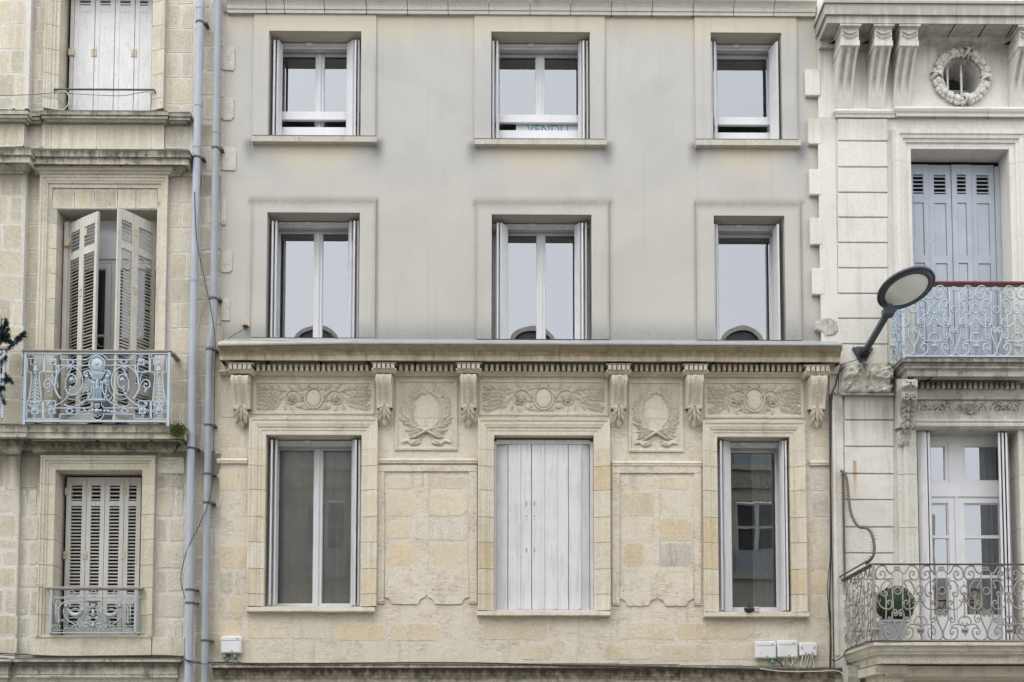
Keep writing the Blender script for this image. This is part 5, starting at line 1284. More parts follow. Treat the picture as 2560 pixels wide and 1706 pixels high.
# banded blocks between the corner strip and the windows
for vs_, (ua, ub), mt, um in (([298,355,420,484,546,609,672,736,798,862,914], (2094,2218), PC, 2156), ([988,1052,1118,1186,1251,1319,1384,1450,1516,1580,1640], (2110,2233), PD, 2170)):
    for va, vb in zip(vs_, vs_[1:]):
        rc = RC(ua, ub, va+1.6, vb-1.6, YR)
        ob('banded_block', MB().prism(stone_poly(*rc, .0025, .006), YR-.022, YR+.01, .006), mt, C_)
ob('corner_strip', MB().box(X(2047, 500, YR), X(2090, 500, YR), YR-.014, YR+.01, Z(905, YR), Z(300, YR), .004), PC, C_)
for (l, r, a, b) in ((2013,2050,175,241), (2020,2052,299.5,362.5), (2023,2054,425,489), (2025,2056,546.5,613), (2030,2060,672,738)):
    stone(C_, RC(l, r, a, b, YR), YR, PC, 'quoin_block', .02, .003, .014, .008); 
for (l, r, a, b) in ((2014,2050,176,240), (2021,2052,300,362), (2024,2054,426,488), (2026,2056,547,612), (2031,2060,673,737)):
    ob('quoin_core', MB().box(*RC(l, r, a, b, YR)[:2], YR-.005, .02, *RC(l, r, a, b, YR)[2:]), PC, C_)
mb = MB(); x0, x1, z0, z1 = RC(2036, 2094, 798, 842, YR)
pts = [(x0,z1-.07),(x0+.01,z0+.09),(x0+.10,z0+.06),(x0+.14,z0),(x1-.06,z0+.01),(x1,z0+.07),(x1-.02,z1-.05),(x1-.09,z1),(x0+.07,z1)]
ob('broken_quoin', mb.prism(pts, YR-.03, .01, .012), M['ruinC'], C_)
# window casings
cD = [(0, .30), (0, -.02), (.04, -.022), (.07, -.024), (.075, -.045), (.11, -.05), (.12, -.07), (.16, -.075), (.17, -.09), (.22, -.09), (.23, -.06), (.25, -.06), (.251, 0)]
casing(C_, oD, X(2281,500,YR)-X(2233,500,YR), oD[2], (PC, PC), [], YR, cD)
casing(C_, oE, X(2295,1300,YR)-X(2246,1300,YR), oE[2], (PD, PD), [Z(v, YR) for v in (1186, 1319, 1450)], YR, [(0, .30), (0, -.02), (.06, -.022), (.065, -.04), (.12, -.045), (.125, -.06), (.17, -.06), (.175, -.03), (.24, -.03), (.241, 0)])
# blue-grey shutters of the upper window
yd = YR+.27; zd0, zd1 = oD[2]+.01, Z(412, yd, 2390)
cuD = [2272, 2325, 2382, 2432, 2490]
for i, (a, b) in enumerate(zip(cuD, cuD[1:])):
    x0, x1 = X(a+.6, 600, yd), X(b-.6, 600, yd); st = .072; yy = yd + (.012 if i % 2 else 0)
    mb = MB().box(x0, x0+st, yy, yy+.04, zd0, zd1).box(x1-st, x1, yy, yy+.04, zd0, zd1)
    rails = [(zd1, Z(431, yd)), (Z(480, yd), Z(502, yd)), (Z(634, yd), Z(653, yd)), (Z(790, yd), Z(808, yd)), (Z(885, yd), zd0)]
    for p, q_ in rails: mb.box(x0+st, x1-st, yy+.001, yy+.039, q_, p)
    lf = ob('panelled_shutter', mb, M['woodblue'], C_)
    for p, q_ in ((502,634),(653,790),(808,885)): ob('panel', MB().box(x0+st+.006, x1-st-.006, yy+.012, yy+.03, Z(q_, yd)+.006, Z(p, yd)-.006), M['woodblue'], lf)
    for k in range(5):
        za = Z(480, yd)+(Z(431, yd)-Z(480, yd))*(k+.5)/5; m2 = MB(); w_ = x1-x0-2*st
        m2.add([(x0+st,yy-.004,za-.012),(x1-st,yy-.004,za-.012),(x1-st,yy+.034,za+.016),(x0+st,yy+.034,za+.016),(x0+st,yy-.004,za-.002),(x1-st,yy-.004,za-.002),(x1-st,yy+.034,za+.026),(x0+st,yy+.034,za+.026)], [(0,1,5,4),(1,2,6,5),(2,3,7,6),(3,0,4,7),(4,5,6,7),(3,2,1,0)])
        ob('slat', m2, M['woodblue'], lf)
    if i in (1, 3):
        for v in (600, 690): ob('hinge', MB().box(x0-.012, x0+.012, yy-.008, yy+.002, Z(v+6, yd), Z(v-6, yd), .003), M['woodblue'], lf)
ob('shutter_post', MB().box(X(2490.5, 600, yd), oD[1]-.005, yd-.01, yd+.05, zd0, Z(412, yd)), M['woodblue'], C_)
interior(C_, oD[0], oD[1], oD[2], oD[3], YR+.33, .4, 'darkroom')
# white french window below, with folded shutters
ye = YR+.24; x0, x1, z0, z1 = oE; xm = X(2394, 1400, ye)
mb = MB(); zt0, zt1 = Z(1240, ye), Z(1207, ye)
mb.box(x0+.003, x0+.06, ye, ye+.07, z0, z1).box(x1-.06, x1-.003, ye, ye+.07, z0, z1).box(x0+.06, x1-.06, ye+.001, ye+.069, z1-.09, z1).box(x0+.06, x1-.06, ye-.01, ye+.069, zt0, zt1).box(xm-.09, xm+.09, ye+.002, ye+.068, zt1, z1-.09)
pans = []
for a, b in ((x0+.06, xm-.09), (xm+.09, x1-.06)): sash(mb, a, b, zt1, z1-.09, ye+.01, .045, .05); pans.append((a+.05, b-.05, zt1+.05, z1-.14))
for a, b in ((x0+.06, xm-.02), (xm+.02, x1-.06)):
    sash(mb, a, b, z0+.02, zt0, ye+.005, .085, .055); mb.box(a+.09, b-.09, ye+.015, ye+.05, z0+.1, Z(1535, ye))
    for v in (1340, 1440): mb.box(a+.085, b-.085, ye+.012, ye+.05, Z(v+4, ye), Z(v-4, ye))
    pans.append((a+.09, b-.09, Z(1535, ye), zt0-.09))
mb.box(xm-.02, xm+.02, ye-.012, ye+.06, z0+.02, zt0-.004)
wE = ob('window', mb, M['upvc'], C_)
for a, b, c, d in pans: ob('pane', MB().add([(a,ye+.035,c),(b,ye+.035,c),(b,ye+.035,d),(a,ye+.035,d)], [(0,1,2,3)]), M['glass'], wE)
for a, b in ((2452, 2530),):   # curtains hanging inside
    xa, xb = X(a, 1300, ye+.2), X(b, 1300, ye+.2); k = 26; cu = MB(); vs = []; fs = []
    for i in range(k+1):
        t = i/k; xx = xa+(xb-xa)*t; vs += [(xx, ye+.22+.025*sin(t*34), z0+.05), (xx, ye+.22+.018*sin(t*34+.4), z1-.05)]
    for i in range(k): fs.append((i*2, i*2+2, i*2+3, i*2+1))
    ob('curtain', cu.add(vs, fs), M['curtain'], C_, True)
interior(C_, x0, x1, z0, z1, ye+.10, 1.8)
for (ua, ya, ub, yb_) in ((2318,YR-.02,2322,ye),(2326,YR-.01,2328,ye),(2298,YR+.06,2316,YR-.005),(2503,YR-.02,2501,ye),(2512,YR-.015,2510,ye),(2521,YR-.02,2518,ye)):
    mb = MB(); board(mb, (X(ua, 1300, ya), ya), (X(ub, 1300, yb_), yb_), .026, z0+.02, Z(1079, ya)); ob('shutter_leaf', mb, M['upvc_shut'], C_)
ob('socket_box', MB().box(X(2533, 1600, YR-.05), X(2552, 1600, YR-.05), YR-.10, YR-.02, Z(1612, YR-.1), Z(1585, YR-.1), .006), M['alu'], C_)
# --- upper balcony
dU = .42
su = [(0,893),(dU-.02,896),(dU,899),(dU,906),(dU-.03,909),(dU-.035,914),(dU-.05,916),(dU-.05,921),(dU-.10,926),(dU-.10,930),(dU-.105,944),(.24,946),(.2,949),(.14,951)]
def slab(bld, name, u0, u1, pv, mat, y, cuts, uref):
    courseP(bld, name, u0, u1, pv, mat, y, (True, False), cuts)
slab(C_, 'balcony_slab', 2256, 3100, su, LC, YR, (2340,), 2400)
courseP(C_, 'dentil_backing', 2292, 3100, [(.08,950),(.08,972),(.10,974),(.10,978),(.07,984),(.05,992),(.05,999),(.02,1002),(0,1003)], LC, YR, (False, False))
dentils(C_, 2300, 2552, 13.0, 954, 971, YR-.15, YR-.07, LC, .64)
fg = RC(2280, 2640, 1003, 1047, YR); ob('frieze_ground', MB().box(fg[0], fg[1], YR-.012, YR+.01, fg[2], fg[3]), LC, C_)
courseP(C_, 'lintel_moulding', 2288, 3100, [(.0,1048),(.04,1050),(.05,1054),(.035,1058),(.045,1060),(.045,1066),(.02,1070),(.0,1073)], PD, YR-.06, (False, False))
e = MB(); rr = random.Random(9)
for k, (u, d_) in enumerate(((2306,1),(2352,-1),(2492,1),(2536,-1))):
    x, z = P(u, 1024, YR-.014); e.tube(spiral(x, z, .085, 0 if d_ > 0 else pi, d_*1.7, .012, YR-.022), lambda t: .016-.006*t, 6); e.ball((x, YR-.03, z), .022)
    for m_ in range(7): a = rr.uniform(0, 6.3); e.leaf(x+.085*cos(a), z+.085*sin(a), a+.9, .08, .035, YR-.014, .024)
for u in (2329, 2378, 2466, 2514): x, z = P(u, 1024, YR-.014); e.tube(spline([(x-.11, z-.06), (x-.03, z+.05), (x+.03, z-.05), (x+.11, z+.06)], YR-.02, 5), .012, 6)
x, z = P(2424, 1026, YR-.014)
for k in range(9): e.leaf(x, z-.05, pi*(k+.5)/9, .15, .05, YR-.014, .035)
for m_ in (-1, 1): e.tube(spiral(x+m_*.14, z, .06, pi/2, m_*1.2, .01, YR-.02), .014, 6)
e.ball((x, YR-.04, z-.04), .03); ob('scroll_relief', e, LC, C_, True)
# carved corbel under the upper balcony
u0, u1 = 2251, 2289; yb = YR; x0, x1 = X(u0, 1000, yb-.22), X(u1, 1000, yb-.22); w = x1-x0; xm = (x0+x1)/2
pr = [(0, Z(944, yb)), (.30, Z(946, yb-.3)), (.30, Z(966, yb-.3)), (.27, Z(976, yb-.27)), (.285, Z(984, yb-.285)), (.28, Z(994, yb-.28)), (.24, Z(1008, yb-.24)), (.20, Z(1024, yb-.20)), (.17, Z(1040, yb-.17)), (.175, Z(1054, yb-.175)), (.15, Z(1066, yb-.15)), (.0, Z(1072, yb))]
vs = []; fs = []; n = len(pr)
for d, z in pr: vs += [(x0, yb+.02, z), (x0, yb-d, z), (x0+w*.2, yb-d-.008, z), (x1-w*.2, yb-d-.008, z), (x1, yb-d, z), (x1, yb+.02, z)]
for i in range(n-1):
    for k in range(5): p = i*6+k; fs.append((p, p+6, p+7, p+1))
cb = ob('corbel', MB().add(vs, fs), PD, C_)
e = MB(); yy = yb-.30
for s_ in (-1, 1):
    zc = Z(956, yy); e.bar((xm-s_*w*.3, yy-.012, zc+.05), (xm+s_*w*.3, yy-.012, zc-.05), .025, .03)
    e.tube(spiral(xm+s_*w*.28, Z(990, yy), .05, pi/2, s_*1.4, .008, yy), .014, 6)
    for k in range(5): e.leaf(xm+s_*w*.12, Z(1004+k*11, yb-.24), -pi/2+s_*(.7-.08*k), .10, .05, yb-.24+.014*k, .035)
    for k in range(3): e.leaf(xm+s_*w*.1, Z(1046+k*7, yb-.18), -pi/2+s_*.5, .08, .045, yb-.18, .035)
for k in range(4): e.leaf(xm, Z(990+k*18, yb-.25), -pi/2, .11, .06, yb-.26+.022*k, .035)
ob('acanthus_leaf', e, PD, cb, True)
e = MB(); zc = Z(1076, yb-.1); e.prism([(xm-.07, zc+.05), (xm-.085, zc-.05), (xm-.05, zc-.14), (xm, zc-.19), (xm+.05, zc-.14), (xm+.085, zc-.05), (xm+.07, zc+.05)], yb-.09, yb, .02)
for s_ in (-1, 1):
    for k in range(3): e.leaf(xm+s_*.01, zc+.02-.05*k, -pi/2+s_*(.75-.15*k), .10, .05, yb-.09, .03)
    e.tube(spiral(xm+s_*.05, zc-.15, .035, pi/2, -s_*1.3, .006, yb-.06), .012, 5)
e.ball((xm, yb-.10, zc), .03); ob('drop_ornament', e, PD, cb, True)
# old moulding crumbling away beside it
from mathutils import noise as mn
rc = RC(2101, 2232, 914, 989, YR); nx, nz = 56, 34; vs = []; fs = []
for j in range(nz+1):
    for i in range(nx+1):
        x = rc[0]+(rc[1]-rc[0])*i/nx; z = rc[2]+(rc[3]-rc[2])*j/nz; tz = (z-rc[2])/(rc[3]-rc[2]); tx = (x-rc[0])/(rc[1]-rc[0])
        b1_ = mn.fractal(Vector((x*5, 3, z*7)), .9, 2.1, 4); b2_ = mn.noise(Vector((x*3.1, 9, z*3.7)))
        d = .05 + .085*(1 if tz > .52+.12*b2_ else (.4 if tz > .25+.1*b1_ else .75)) + .06*b1_ + .03*mn.noise(Vector((x*16, 1, z*22)))
        if abs(tx-.42-.05*mn.noise(Vector((z*9, 0, 0)))) < .055: d = .012
        if b2_ > .30: d -= .05
        edge = min(1, min(tx, 1-tx, tz, 1-tz)*14); vs.append((x + .012*mn.noise(Vector((z*12, x, 4))), YR-max(.004, d*edge), z + .012*mn.noise(Vector((x*12, z, 8)))))
for j in range(nz):
    for i in range(nx): p = j*(nx+1)+i; fs.append((p, p+1, p+nx+2, p+nx+1))
ob('crumbled_moulding', MB().add(vs, fs), M['ruinC'], C_)
for a, b, v in ((2102,2236,986),): courseP(C_, 'old_moulding', a, b, [(0,v-4),(.06,v-3),(.07,v),(.05,v+3),(.0,v+5)], M['ruinC'], YR, (False, False), jit=.01)
ob('old_pilaster', MB().course([(.03, Z(986,YR)),(.03, Z(1725,YR))], X(2080,1300,YR), X(2104,1300,YR), YR, (False, True)), PD, C_)
ob('old_pilaster', MB().box(X(2083,1300,YR-.03), X(2092,1300,YR-.03), YR-.045, YR, Z(1640,YR), Z(990,YR), .004), PD, C_)
# --- lower balcony
dL = 1.20
sv = [(0,1601),(dL,1606),(dL+.02,1610),(dL+.02,1614),(dL-.02,1617),(dL-.03,1628),(dL-.05,1631),(dL-.05,1635),(dL-.10,1640),(dL-.10,1659),(dL-.13,1661),(.5,1663),(.0,1664)]
LC2 = stone_mat('balcony_stone_warm', (.58,.535,.44), (.65,.61,.525), stain=(.20,.17,.12), rnd=.03, pits=.3, streak=.4, stain_amt=.4, moss=.45, soot=.12, seed=31); M['ledgeC2'] = LC2
courseP(C_, 'balcony_slab', 2184, 3100, sv, LC2, YR, (True, False), (2352,))
for (a, b, c, d, dd) in ((2190, 2268, 1663, 1680, 1.0), (2205, 2258, 1680, 1730, .9)):
    x0, x1 = X(a, 1670, YR-dd), X(b, 1670, YR-dd); ob('balcony_corbel', MB().course([(dd, Z(c, YR-dd)), (dd, Z(c+5, YR-dd)), (dd-.03, Z(d, YR-dd)), (dd-.03, Z(d+4, YR-dd))], x0+dd*0, x1, YR, (False, False)), LC2, C_)
x0, x1 = X(2120, 1670, YR-.3), X(2192, 1670, YR-.9)
ob('balcony_corbel', MB().course([(.35, Z(1663, YR-.35)), (.33, Z(1690, YR-.33)), (.25, Z(1730, YR-.25))], X(2118, 1680, YR-.3), X(2150, 1680, YR-.3), YR, (False, False)), M['ruinC'], C_)
ob('soffit_boards', MB().box(X(2205, 1690, YR-.8), X(3100, 1690), YR-.95, 0, Z(1690, YR-.95), Z(1664, YR-.95)-.002), LC2, C_)
ob('shopfront_wall', MB().box(X(2114, 1700), X(3100, 1700), -.03, .3, 0.0, Z(1722)), M['stoneG'], C_)

# ---------------------------------------------------------------- scrolled railings: one bay, repeated
def bay_mesh(mat, W, H, r=.0100):
    """half bays mirrored about the ring axis; u 0..1 across the bay, v 0 (bottom rail) .. 1 (top rail)"""
    mb = MB()
    def T(pts, rr=r, n=4):
        for f in (lambda p: p, lambda p: (1-p[0], p[1])):
            mb.tube(spline([(f(p)[0]*W, f(p)[1]*H) for p in pts], 0, n), rr, 5)
    def SP(cx, cz, rad, a0, turns, r1, rr=r):
        for sg, c in ((1, cx), (-1, 1-cx)):
            p = [(c*W + sg*(q_[0]), 0, cz*H + q_[2]) for q_ in spiral(0, 0, rad, a0, turns, r1)]; mb.tube(p, rr, 5)
    # top volutes with their arched arms
    T([(.305,.905),(.27,.93),(.22,.985),(.12,.985),(.035,.94),(.015,.86),(.07,.81),(.17,.81),(.225,.855),(.215,.905),(.165,.92),(.12,.90),(.125,.87),(.16,.872)])
    T([(.305,.905),(.345,.885),(.385,.895)]); T([(.385,.895),(.44,.93),(.49,.925),(.50,.955),(.47,.975),(.445,.955),(.465,.94)], r*.8)
    # twin bars dropping to the heart
    T([(.385,.895),(.385,.60),(.40,.375)], r*.95, 2); T([(.46,.355),(.435,.37),(.415,.345),(.44,.325),(.475,.345),(.47,.39),(.42,.405),(.375,.365),(.37,.30),(.415,.22),(.475,.14),(.498,.075)])
    T([(.498,.075),(.47,.035),(.38,.010),(.27,.015),(.185,.06),(.165,.125),(.20,.165),(.27,.17),(.325,.145),(.325,.10),(.285,.085),(.255,.105),(.275,.125)])
    # C-scroll of the urn
    T([(.33,.70),(.30,.685),(.30,.72),(.335,.745),(.345,.775),(.30,.79),(.22,.785),(.14,.72),(.125,.65),(.16,.595),(.22,.585),(.26,.61),(.25,.64),(.215,.64),(.215,.615)])
    T([(.235,.585),(.235,.40),(.225,.29),(.255,.245),(.31,.25),(.335,.275),(.32,.305),(.285,.30),(.285,.275)], r*.9)
    # lower C-scroll
    T([(.31,.485),(.28,.485),(.275,.515),(.315,.53),(.36,.505),(.365,.455),(.31,.415),(.22,.415),(.12,.445),(.05,.51),(.02,.575)])
    # bow at the foot of the spindle
    T([(.0,.32),(.045,.325),(.10,.30),(.14,.255),(.12,.215),(.06,.205),(.04,.225),(.06,.24)], r*.9); T([(.0,.17),(.05,.21),(.14,.215),(.235,.215),(.30,.175)], r*.9)
    T([(.0,.145),(.04,.13),(.07,.15),(.06,.17)], r*.8)
    T([(.0,.72),(.05,.715),(.08,.67),(.06,.615),(.0,.60)], r*.8); T([(.02,.515),(.07,.505),(.11,.53),(.10,.545)], r*.7)
    mb.tube([(p[0], 0, p[2]) for p in arc(.5*W, .655*H, .042*W*1.9, .042*W*1.9, 0, 2*pi, n=14)[:-1]], r*.9, 5, True)
    # beaded spindle on the bay line (left end only; the next bay brings the other)
    for v_, rr in ((.77,.010),(.735,.014),(.60,.02),(.58,.014),(.55,.012),(.52,.016),(.49,.012),(.465,.014),(.44,.011),(.415,.013),(.37,.016),(.345,.013),(.315,.02),(.20,.014),(.145,.026),(.105,.014)): mb.ball((0, 0, v_*H), rr, n=6, m=4)
    mb.tube([(0,0,.30*H),(0,0,.62*H)], r*.6, 5); mb.tube([(0,0,.06*H),(0,0,.20*H)], r*.6, 5)
    for k in range(7): a = pi+pi*(k+.5)/7; mb.leaf(0, .14*H, a, .055, .02, 0, .008, 0, 3); a = pi*(k+.5)/7; mb.leaf(0, .605*H, a, .045, .018, 0, .008, 0, 3)
    return mesh('scroll_bay', mb, mat, True)
def railing(name, label, ufront, vt, vb, d, mat, hand, nfront, nside, side_len, pitch_px, u_first):
    y = YR-d; zt, zb = Z(vt, y, 2350), Z(vb, y, 2350); x0 = X(ufront, (vt+vb)/2, y); H = zt-zb
    rt = thing(name, label, 'railing', (x0, y, zb))
    W = pitch_px*PX*(y-CAM_Y)/14
    me = bay_mesh(mat, W, H)
    xs = X(u_first, (vt+vb)/2, y)
    for i in range(nfront):
        xx = xs + W*i
        inst('scroll_bay', me, (xx, y, zb), rt)
    Ws = side_len/nside; ms = me
    for i in range(nside): inst('scroll_bay', me, (x0, y+Ws*(i), zb), rt, (0, 0, pi/2), (Ws/W, 1, 1))
    xe = xs+W*nfront
    ob('bottom_rail', MB().box(x0, xe, y-.012, y+.012, zb-.012, zb+.008), mat, rt); ob('bottom_rail', MB().box(x0-.012, x0+.012, y+.012, y+side_len, zb-.012, zb+.008), mat, rt)
    hand(rt, x0, xe, y, zt, side_len)
    ob('corner_post', MB().box(x0-.016, x0+.016, y-.016, y+.016, zb-.03, zt), mat, rt)
    return rt
def hand_iron(rt, x0, xe, y, zt, sl):
    ob('handrail', MB().box(x0-.02, xe, y-.018, y+.018, zt, zt+.018, .004), M['irondark'], rt); ob('handrail', MB().box(x0-.035, x0+.035, y+.02, y+sl, zt, zt+.024, .006), M['irondark'], rt)
    ob('brace', MB().box(x0-.06, x0-.045, y+.05, y+sl, zt+.05, zt+.066), M['irondark'], rt)
def hand_red(rt, x0, xe, y, zt, sl):
    ob('handrail', MB().course([(0, zt+.05), (.035, zt+.048), (.042, zt+.03), (.03, zt+.012), (.02, zt), (0, zt)], x0, xe, y+.02, (True, False)), M['railred'], rt); ob('handrail', MB().box(x0-.03, x0+.03, y+.03, y+sl, zt+.004, zt+.046, .008), M['railred'], rt)
railing('balcony_railing', 'pale blue scrolled iron railing with dark red handrail behind the street lamp', 2257, 713, 891, dU-.03, M['ironblue'], hand_red, 4, 1, dU-.04, 107, 2231)
railing('balcony_railing', 'rusty grey scrolled iron railing in front of the clipped box ball', 2185, 1413, 1602, dL-.03, M['irongrey'], hand_iron, 5, 2, dL-.06, 112.6, 2189)
# ---------------------------------------------------------------- street lamp
lx, lz = P(2157, 888, YR-.02)
SL = thing('street_lamp', 'navy disc street lamp on an arm bolted to the painted wall by a triangular plate', 'street lamp', (lx, YR-.02, lz))
yp = YR-.055
pp = [P(u, v, yp) for u, v in ((2134,866),(2132,872),(2155,911),(2162,911),(2184,870),(2181,866))]
ob('wall_plate', MB().prism([(p[0], p[1]) for p in pp], yp, YR-.02, .006), M['navy'], SL)
for u, v in ((2138,869),(2179,870),(2160,907)): p = P(u, v, yp); ob('bolt', MB().ball((p[0], yp-.004, p[1]), .016), M['steel'], SL)
yl = -1.05
a = Vector((*((P(2160, 884, yp-.03)[0],)), yp-.03, P(2160, 884, yp-.03)[1])); b = Vector((P(2222, 778, yl)[0], yl, P(2222, 778, yl)[1]))
ar = MB().bar(a, b, .072, .055); 
ob('arm', ar, M['navy'], SL)
dd = (b-a); ob('arm_slot', MB().bar(a+dd*.35+Vector((-.012,-.03,0)), a+dd*.8+Vector((-.012,-.03,0)), .022, .02), M['black'], SL)
ob('arm_socket', MB().bar(a-dd*.02, a+dd*.10, .11, .08), M['black'], SL)
hc = Vector((P(2265, 722, yl-.12)[0], yl-.12, P(2265, 722, yl-.12)[1]))
ob('knuckle', MB().bar(b-dd*.09, b+dd*.02, .13, .085).bar(b+Vector((.01,.03,.0)), b+Vector((.07,.03,.06)), .12, .07), M['navy'], SL)
# disc head: built flat, then tipped
hd = MB().lathe((0,0,0), [(.0,.075),(.12,.072),(.24,.06),(.32,.042),(.352,.020),(.356,.0),(.352,-.012),(.335,-.016),(.33,-.004),(.322,-.004),(.318,-.018),(.265,-.026),(.262,-.018)], 40)
ln = MB().lathe((0,0,0), [(.263,-.02),(.2,-.034),(.1,-.04),(.0,-.042)], 40)
nrm = Vector((.10, .20, 1.0))
m3 = Vector((0,0,1)).rotation_difference(Vector((-.17, .34, 1)).normalized()).to_matrix()
for mbx in (hd, ln): mbx.v = [tuple(m3 @ Vector(p) + hc) for p in mbx.v]
ob('lamp_head', hd, M['navy'], SL, True); ob('lens', ln, M['lens'], SL, True)

# ---------------------------------------------------------------- drainpipes
def pipe(name, label, pts, r, mat, joints, clips, y):
    w = [(X(u, v, y), y, Z(v, y, u)) for u, v in pts]
    t = thing(name, label, 'drainpipe', (w[-1][0], y, w[-1][2]))
    def at(v):
        for (u0, v0), (u1, v1) in zip(pts, pts[1:]):
            if v0 <= v <= v1: u = u0+(u1-u0)*(v-v0)/(v1-v0); return Vector((X(u, v, y), y, Z(v, y, u)))
    cuts = [pts[0][1]] + joints + [pts[-1][1]]
    for a, b in zip(cuts, cuts[1:]):
        mid_ = [v for u, v in pts if a < v < b]
        ps = [at(a)] + [at(v) for v in mid_] + [at(b)]
        ob('pipe_length', MB().tube(ps, r, 18, caps=False), mat, t, True)
        p = at(b-.5); ob('socket', MB().tube([p, p+Vector((0,0,.001)), p+Vector((0,0,.10)), p+Vector((0,0,.101))], lambda q_: r*(1.0 if q_ in (0, 1) else 1.09), 20, caps=False), mat, t) if b != cuts[-1] else None
    for v in clips:
        p = at(v); c = MB().tube([p+Vector((0,0,-.012)), p+Vector((0,0,.012))], r*1.16, 14); c.box(p.x+r, p.x+r+.05, y-.01, y+.10, p.z-.012, p.z+.012); ob('clip', c, M['irondark'], t)
    return t
pipe('drainpipe', 'long pale grey-blue drainpipe on the limestone house, beside the string courses', [(502,-30),(497,200),(488,560),(479,1000),(471,1730)], .050, M['pipe'], [25,268,372,705,1090], [58,395,1122,1475,1508], -.115)
pipe('drainpipe', 'darker grey drainpipe with an elbow where the zinc flashing ends', [(546,-30),(541,260),(536,600),(533,822),(526,858),(523,905),(517,1300),(511,1730)], .046, M['pipe2'], [335,745,870], [372,748,875,1064,1186,1258,1602], -.10)

# ---------------------------------------------------------------- cables and boxes
def cable(label, pts, r=.006, mat='cable', y=-.03, n=6, cat='cable', name='cable'):
    w = [((X(p[0], p[1], p[2] if len(p) > 2 else y)), p[2] if len(p) > 2 else y, Z(p[1], p[2] if len(p) > 2 else y, p[0])) for p in pts]
    pz = spline([tuple(q_) for q_ in w], 0, n); return tag(ob(name, MB().tube(pz, r, 6), M[mat]), label, cat)
cable('thin black cable swinging down across both drainpipes', [(486,480,-.17),(492,600,-.17),(512,700,-.17),(530,790,-.17),(538,860,-.16),(536,960,-.16),(535,1060,-.15),(533,1150,-.15),(526,1240,-.15),(500,1310,-.17),(470,1370,-.16),(456,1420,-.1),(452,1450,-.1),(458,1480,-.1),(467,1510,-.15)], .0055)
cable('pale cable running down between the two drainpipes', [(505,340),(507,450),(503,600),(514,740),(500,800),(497,900),(500,1050),(491,1180),(490,1400),(482,1600),(478,1706)], .005, 'cablew', -.03)
cable('black cable pinned along the limestone house above the shopfront', [(-20,1632,-.16),(60,1637,-.14),(150,1641,-.13),(300,1640,-.13),(430,1640,-.13),(470,1652,-.18),(500,1656,-.12),(530,1656,-.1),(560,1656,-.1)], .008)
cable('thinner black cable sagging under the pinned one on the limestone house', [(-20,1636,-.15),(120,1644,-.13),(300,1643,-.13),(440,1642,-.13),(480,1658,-.18),(540,1660,-.16)], .005)
cable('thin dark wire tied to the window bar of the white shutters', [(-20,240,-.16),(80,237,-.12),(137,233,-.06),(200,236,-.06),(300,240,-.06),(345,233,-.06),(375,232,-.07),(378,262,-.07),(376,277,-.07)], .004)
cable('white hose looped over the iron bar below the white shutters', [(146,292,-.10),(158,276,-.10),(170,262,-.09),(172,240,-.08),(162,228,-.08),(146,232,-.08),(137,252,-.09),(142,270,-.10),(156,276,-.11)], .007, 'cablew')
cable('black cable lying on the ledge under the golden stone wall', [(560,1655,-.16),(620,1659,-.16),(760,1659,-.16),(900,1658,-.16),(1050,1657,-.16),(1200,1658,-.16),(1400,1663,-.16),(1600,1667,-.16),(1760,1671,-.16),(1920,1675,-.16),(1950,1674,-.12)], .009)
cable('thick black cable running up the joint between golden stone and painted house', [(2108,918,-.10),(2096,936,-.10),(2088,965,-.09),(2078,990,-.09),(2075,1040,-.09),(2076,1200,-.09),(2077,1400,-.09),(2074,1500,-.09),(2076,1560,-.09),(2075,1680,-.09)], .011)
cable('thinner black cable bowing beside the thick one on the joint', [(2097,935,-.10),(2094,985,-.10),(2080,1000,-.10),(2077,1200,-.1),(2076,1380,-.1),(2069,1460,-.1),(2071,1520,-.1),(2078,1600,-.1),(2077,1670,-.1)], .006)
cable('black lamp supply cable from the triangular plate to the joint', [(2148,898,-.10),(2125,905,-.10),(2104,912,-.12),(2098,930,-.12)], .005)
cable('thin wire from the red-brown wall anchor down to the zinc flashing', [(556,858,-.06),(585,838,-.05),(614,822,-.04)], .005)
cable('pale flex looping along the joint under the lower right balcony', [(1900,1672,-.18),(1960,1679,-.18),(2040,1679,-.18),(2090,1677,-.18),(2110,1688,-.2),(2130,1706,-.2)], .007, 'cablew')
cable('black cable drooping from the joint to the lower balcony slab', [(2077,1648,-.1),(2090,1652,-.14),(2108,1640,-.2),(2118,1625,-.5),(2150,1612,-.9),(2186,1603,-1.24),(2300,1604,-1.24),(2600,1606,-1.24)], .008)
def jbox(u0, u1, v0, v1, label, kind='lid', glands=(), depth=.07, grp=None):
    y = -depth; x0, x1, z0, z1 = RC(u0, u1, v0, v1, y)
    t = thing('junction_box', label, 'junction box', ((x0+x1)/2, 0, z0), grp)
    b = ob('case', MB().prism(stone_poly(x0, x1, z0, z1, .0, .016), y, -.002, .010), M['boxw'], t)
    if kind == 'lid':
        ob('lid_seam', MB().box(x0+.014, x1-.014, y-.004, y+.004, z1-.06, z1-.052), M['alu'], b); ob('lid', MB().box(x0+.012, x1-.012, y-.006, y+.002, z0+.012, z1-.065, .006), M['boxw'], b)
        xs = (x0*.45+x1*.55); ob('screw', MB().ball((xs, y-.006, z0+.035), .012), M['alu'], b); ob('maker_plate', MB().box(x1-.07, x1-.035, y-.002, y+.002, z1-.042, z1-.026), M['alu'], b)
    for gu, c in glands: gx = X(gu, v1, y+.03); ob('gland', MB().box(gx-.024, gx+.024, y+.02, y+.055, z0-.055, z0+.004, .008), M[c], t)
    return t, (x0, x1, z0, z1, y)
jbox(552, 603, 1591, 1634, 'white junction box on green glands beside the drainpipe', 'lid', ((560,'green'),(587,'green')))
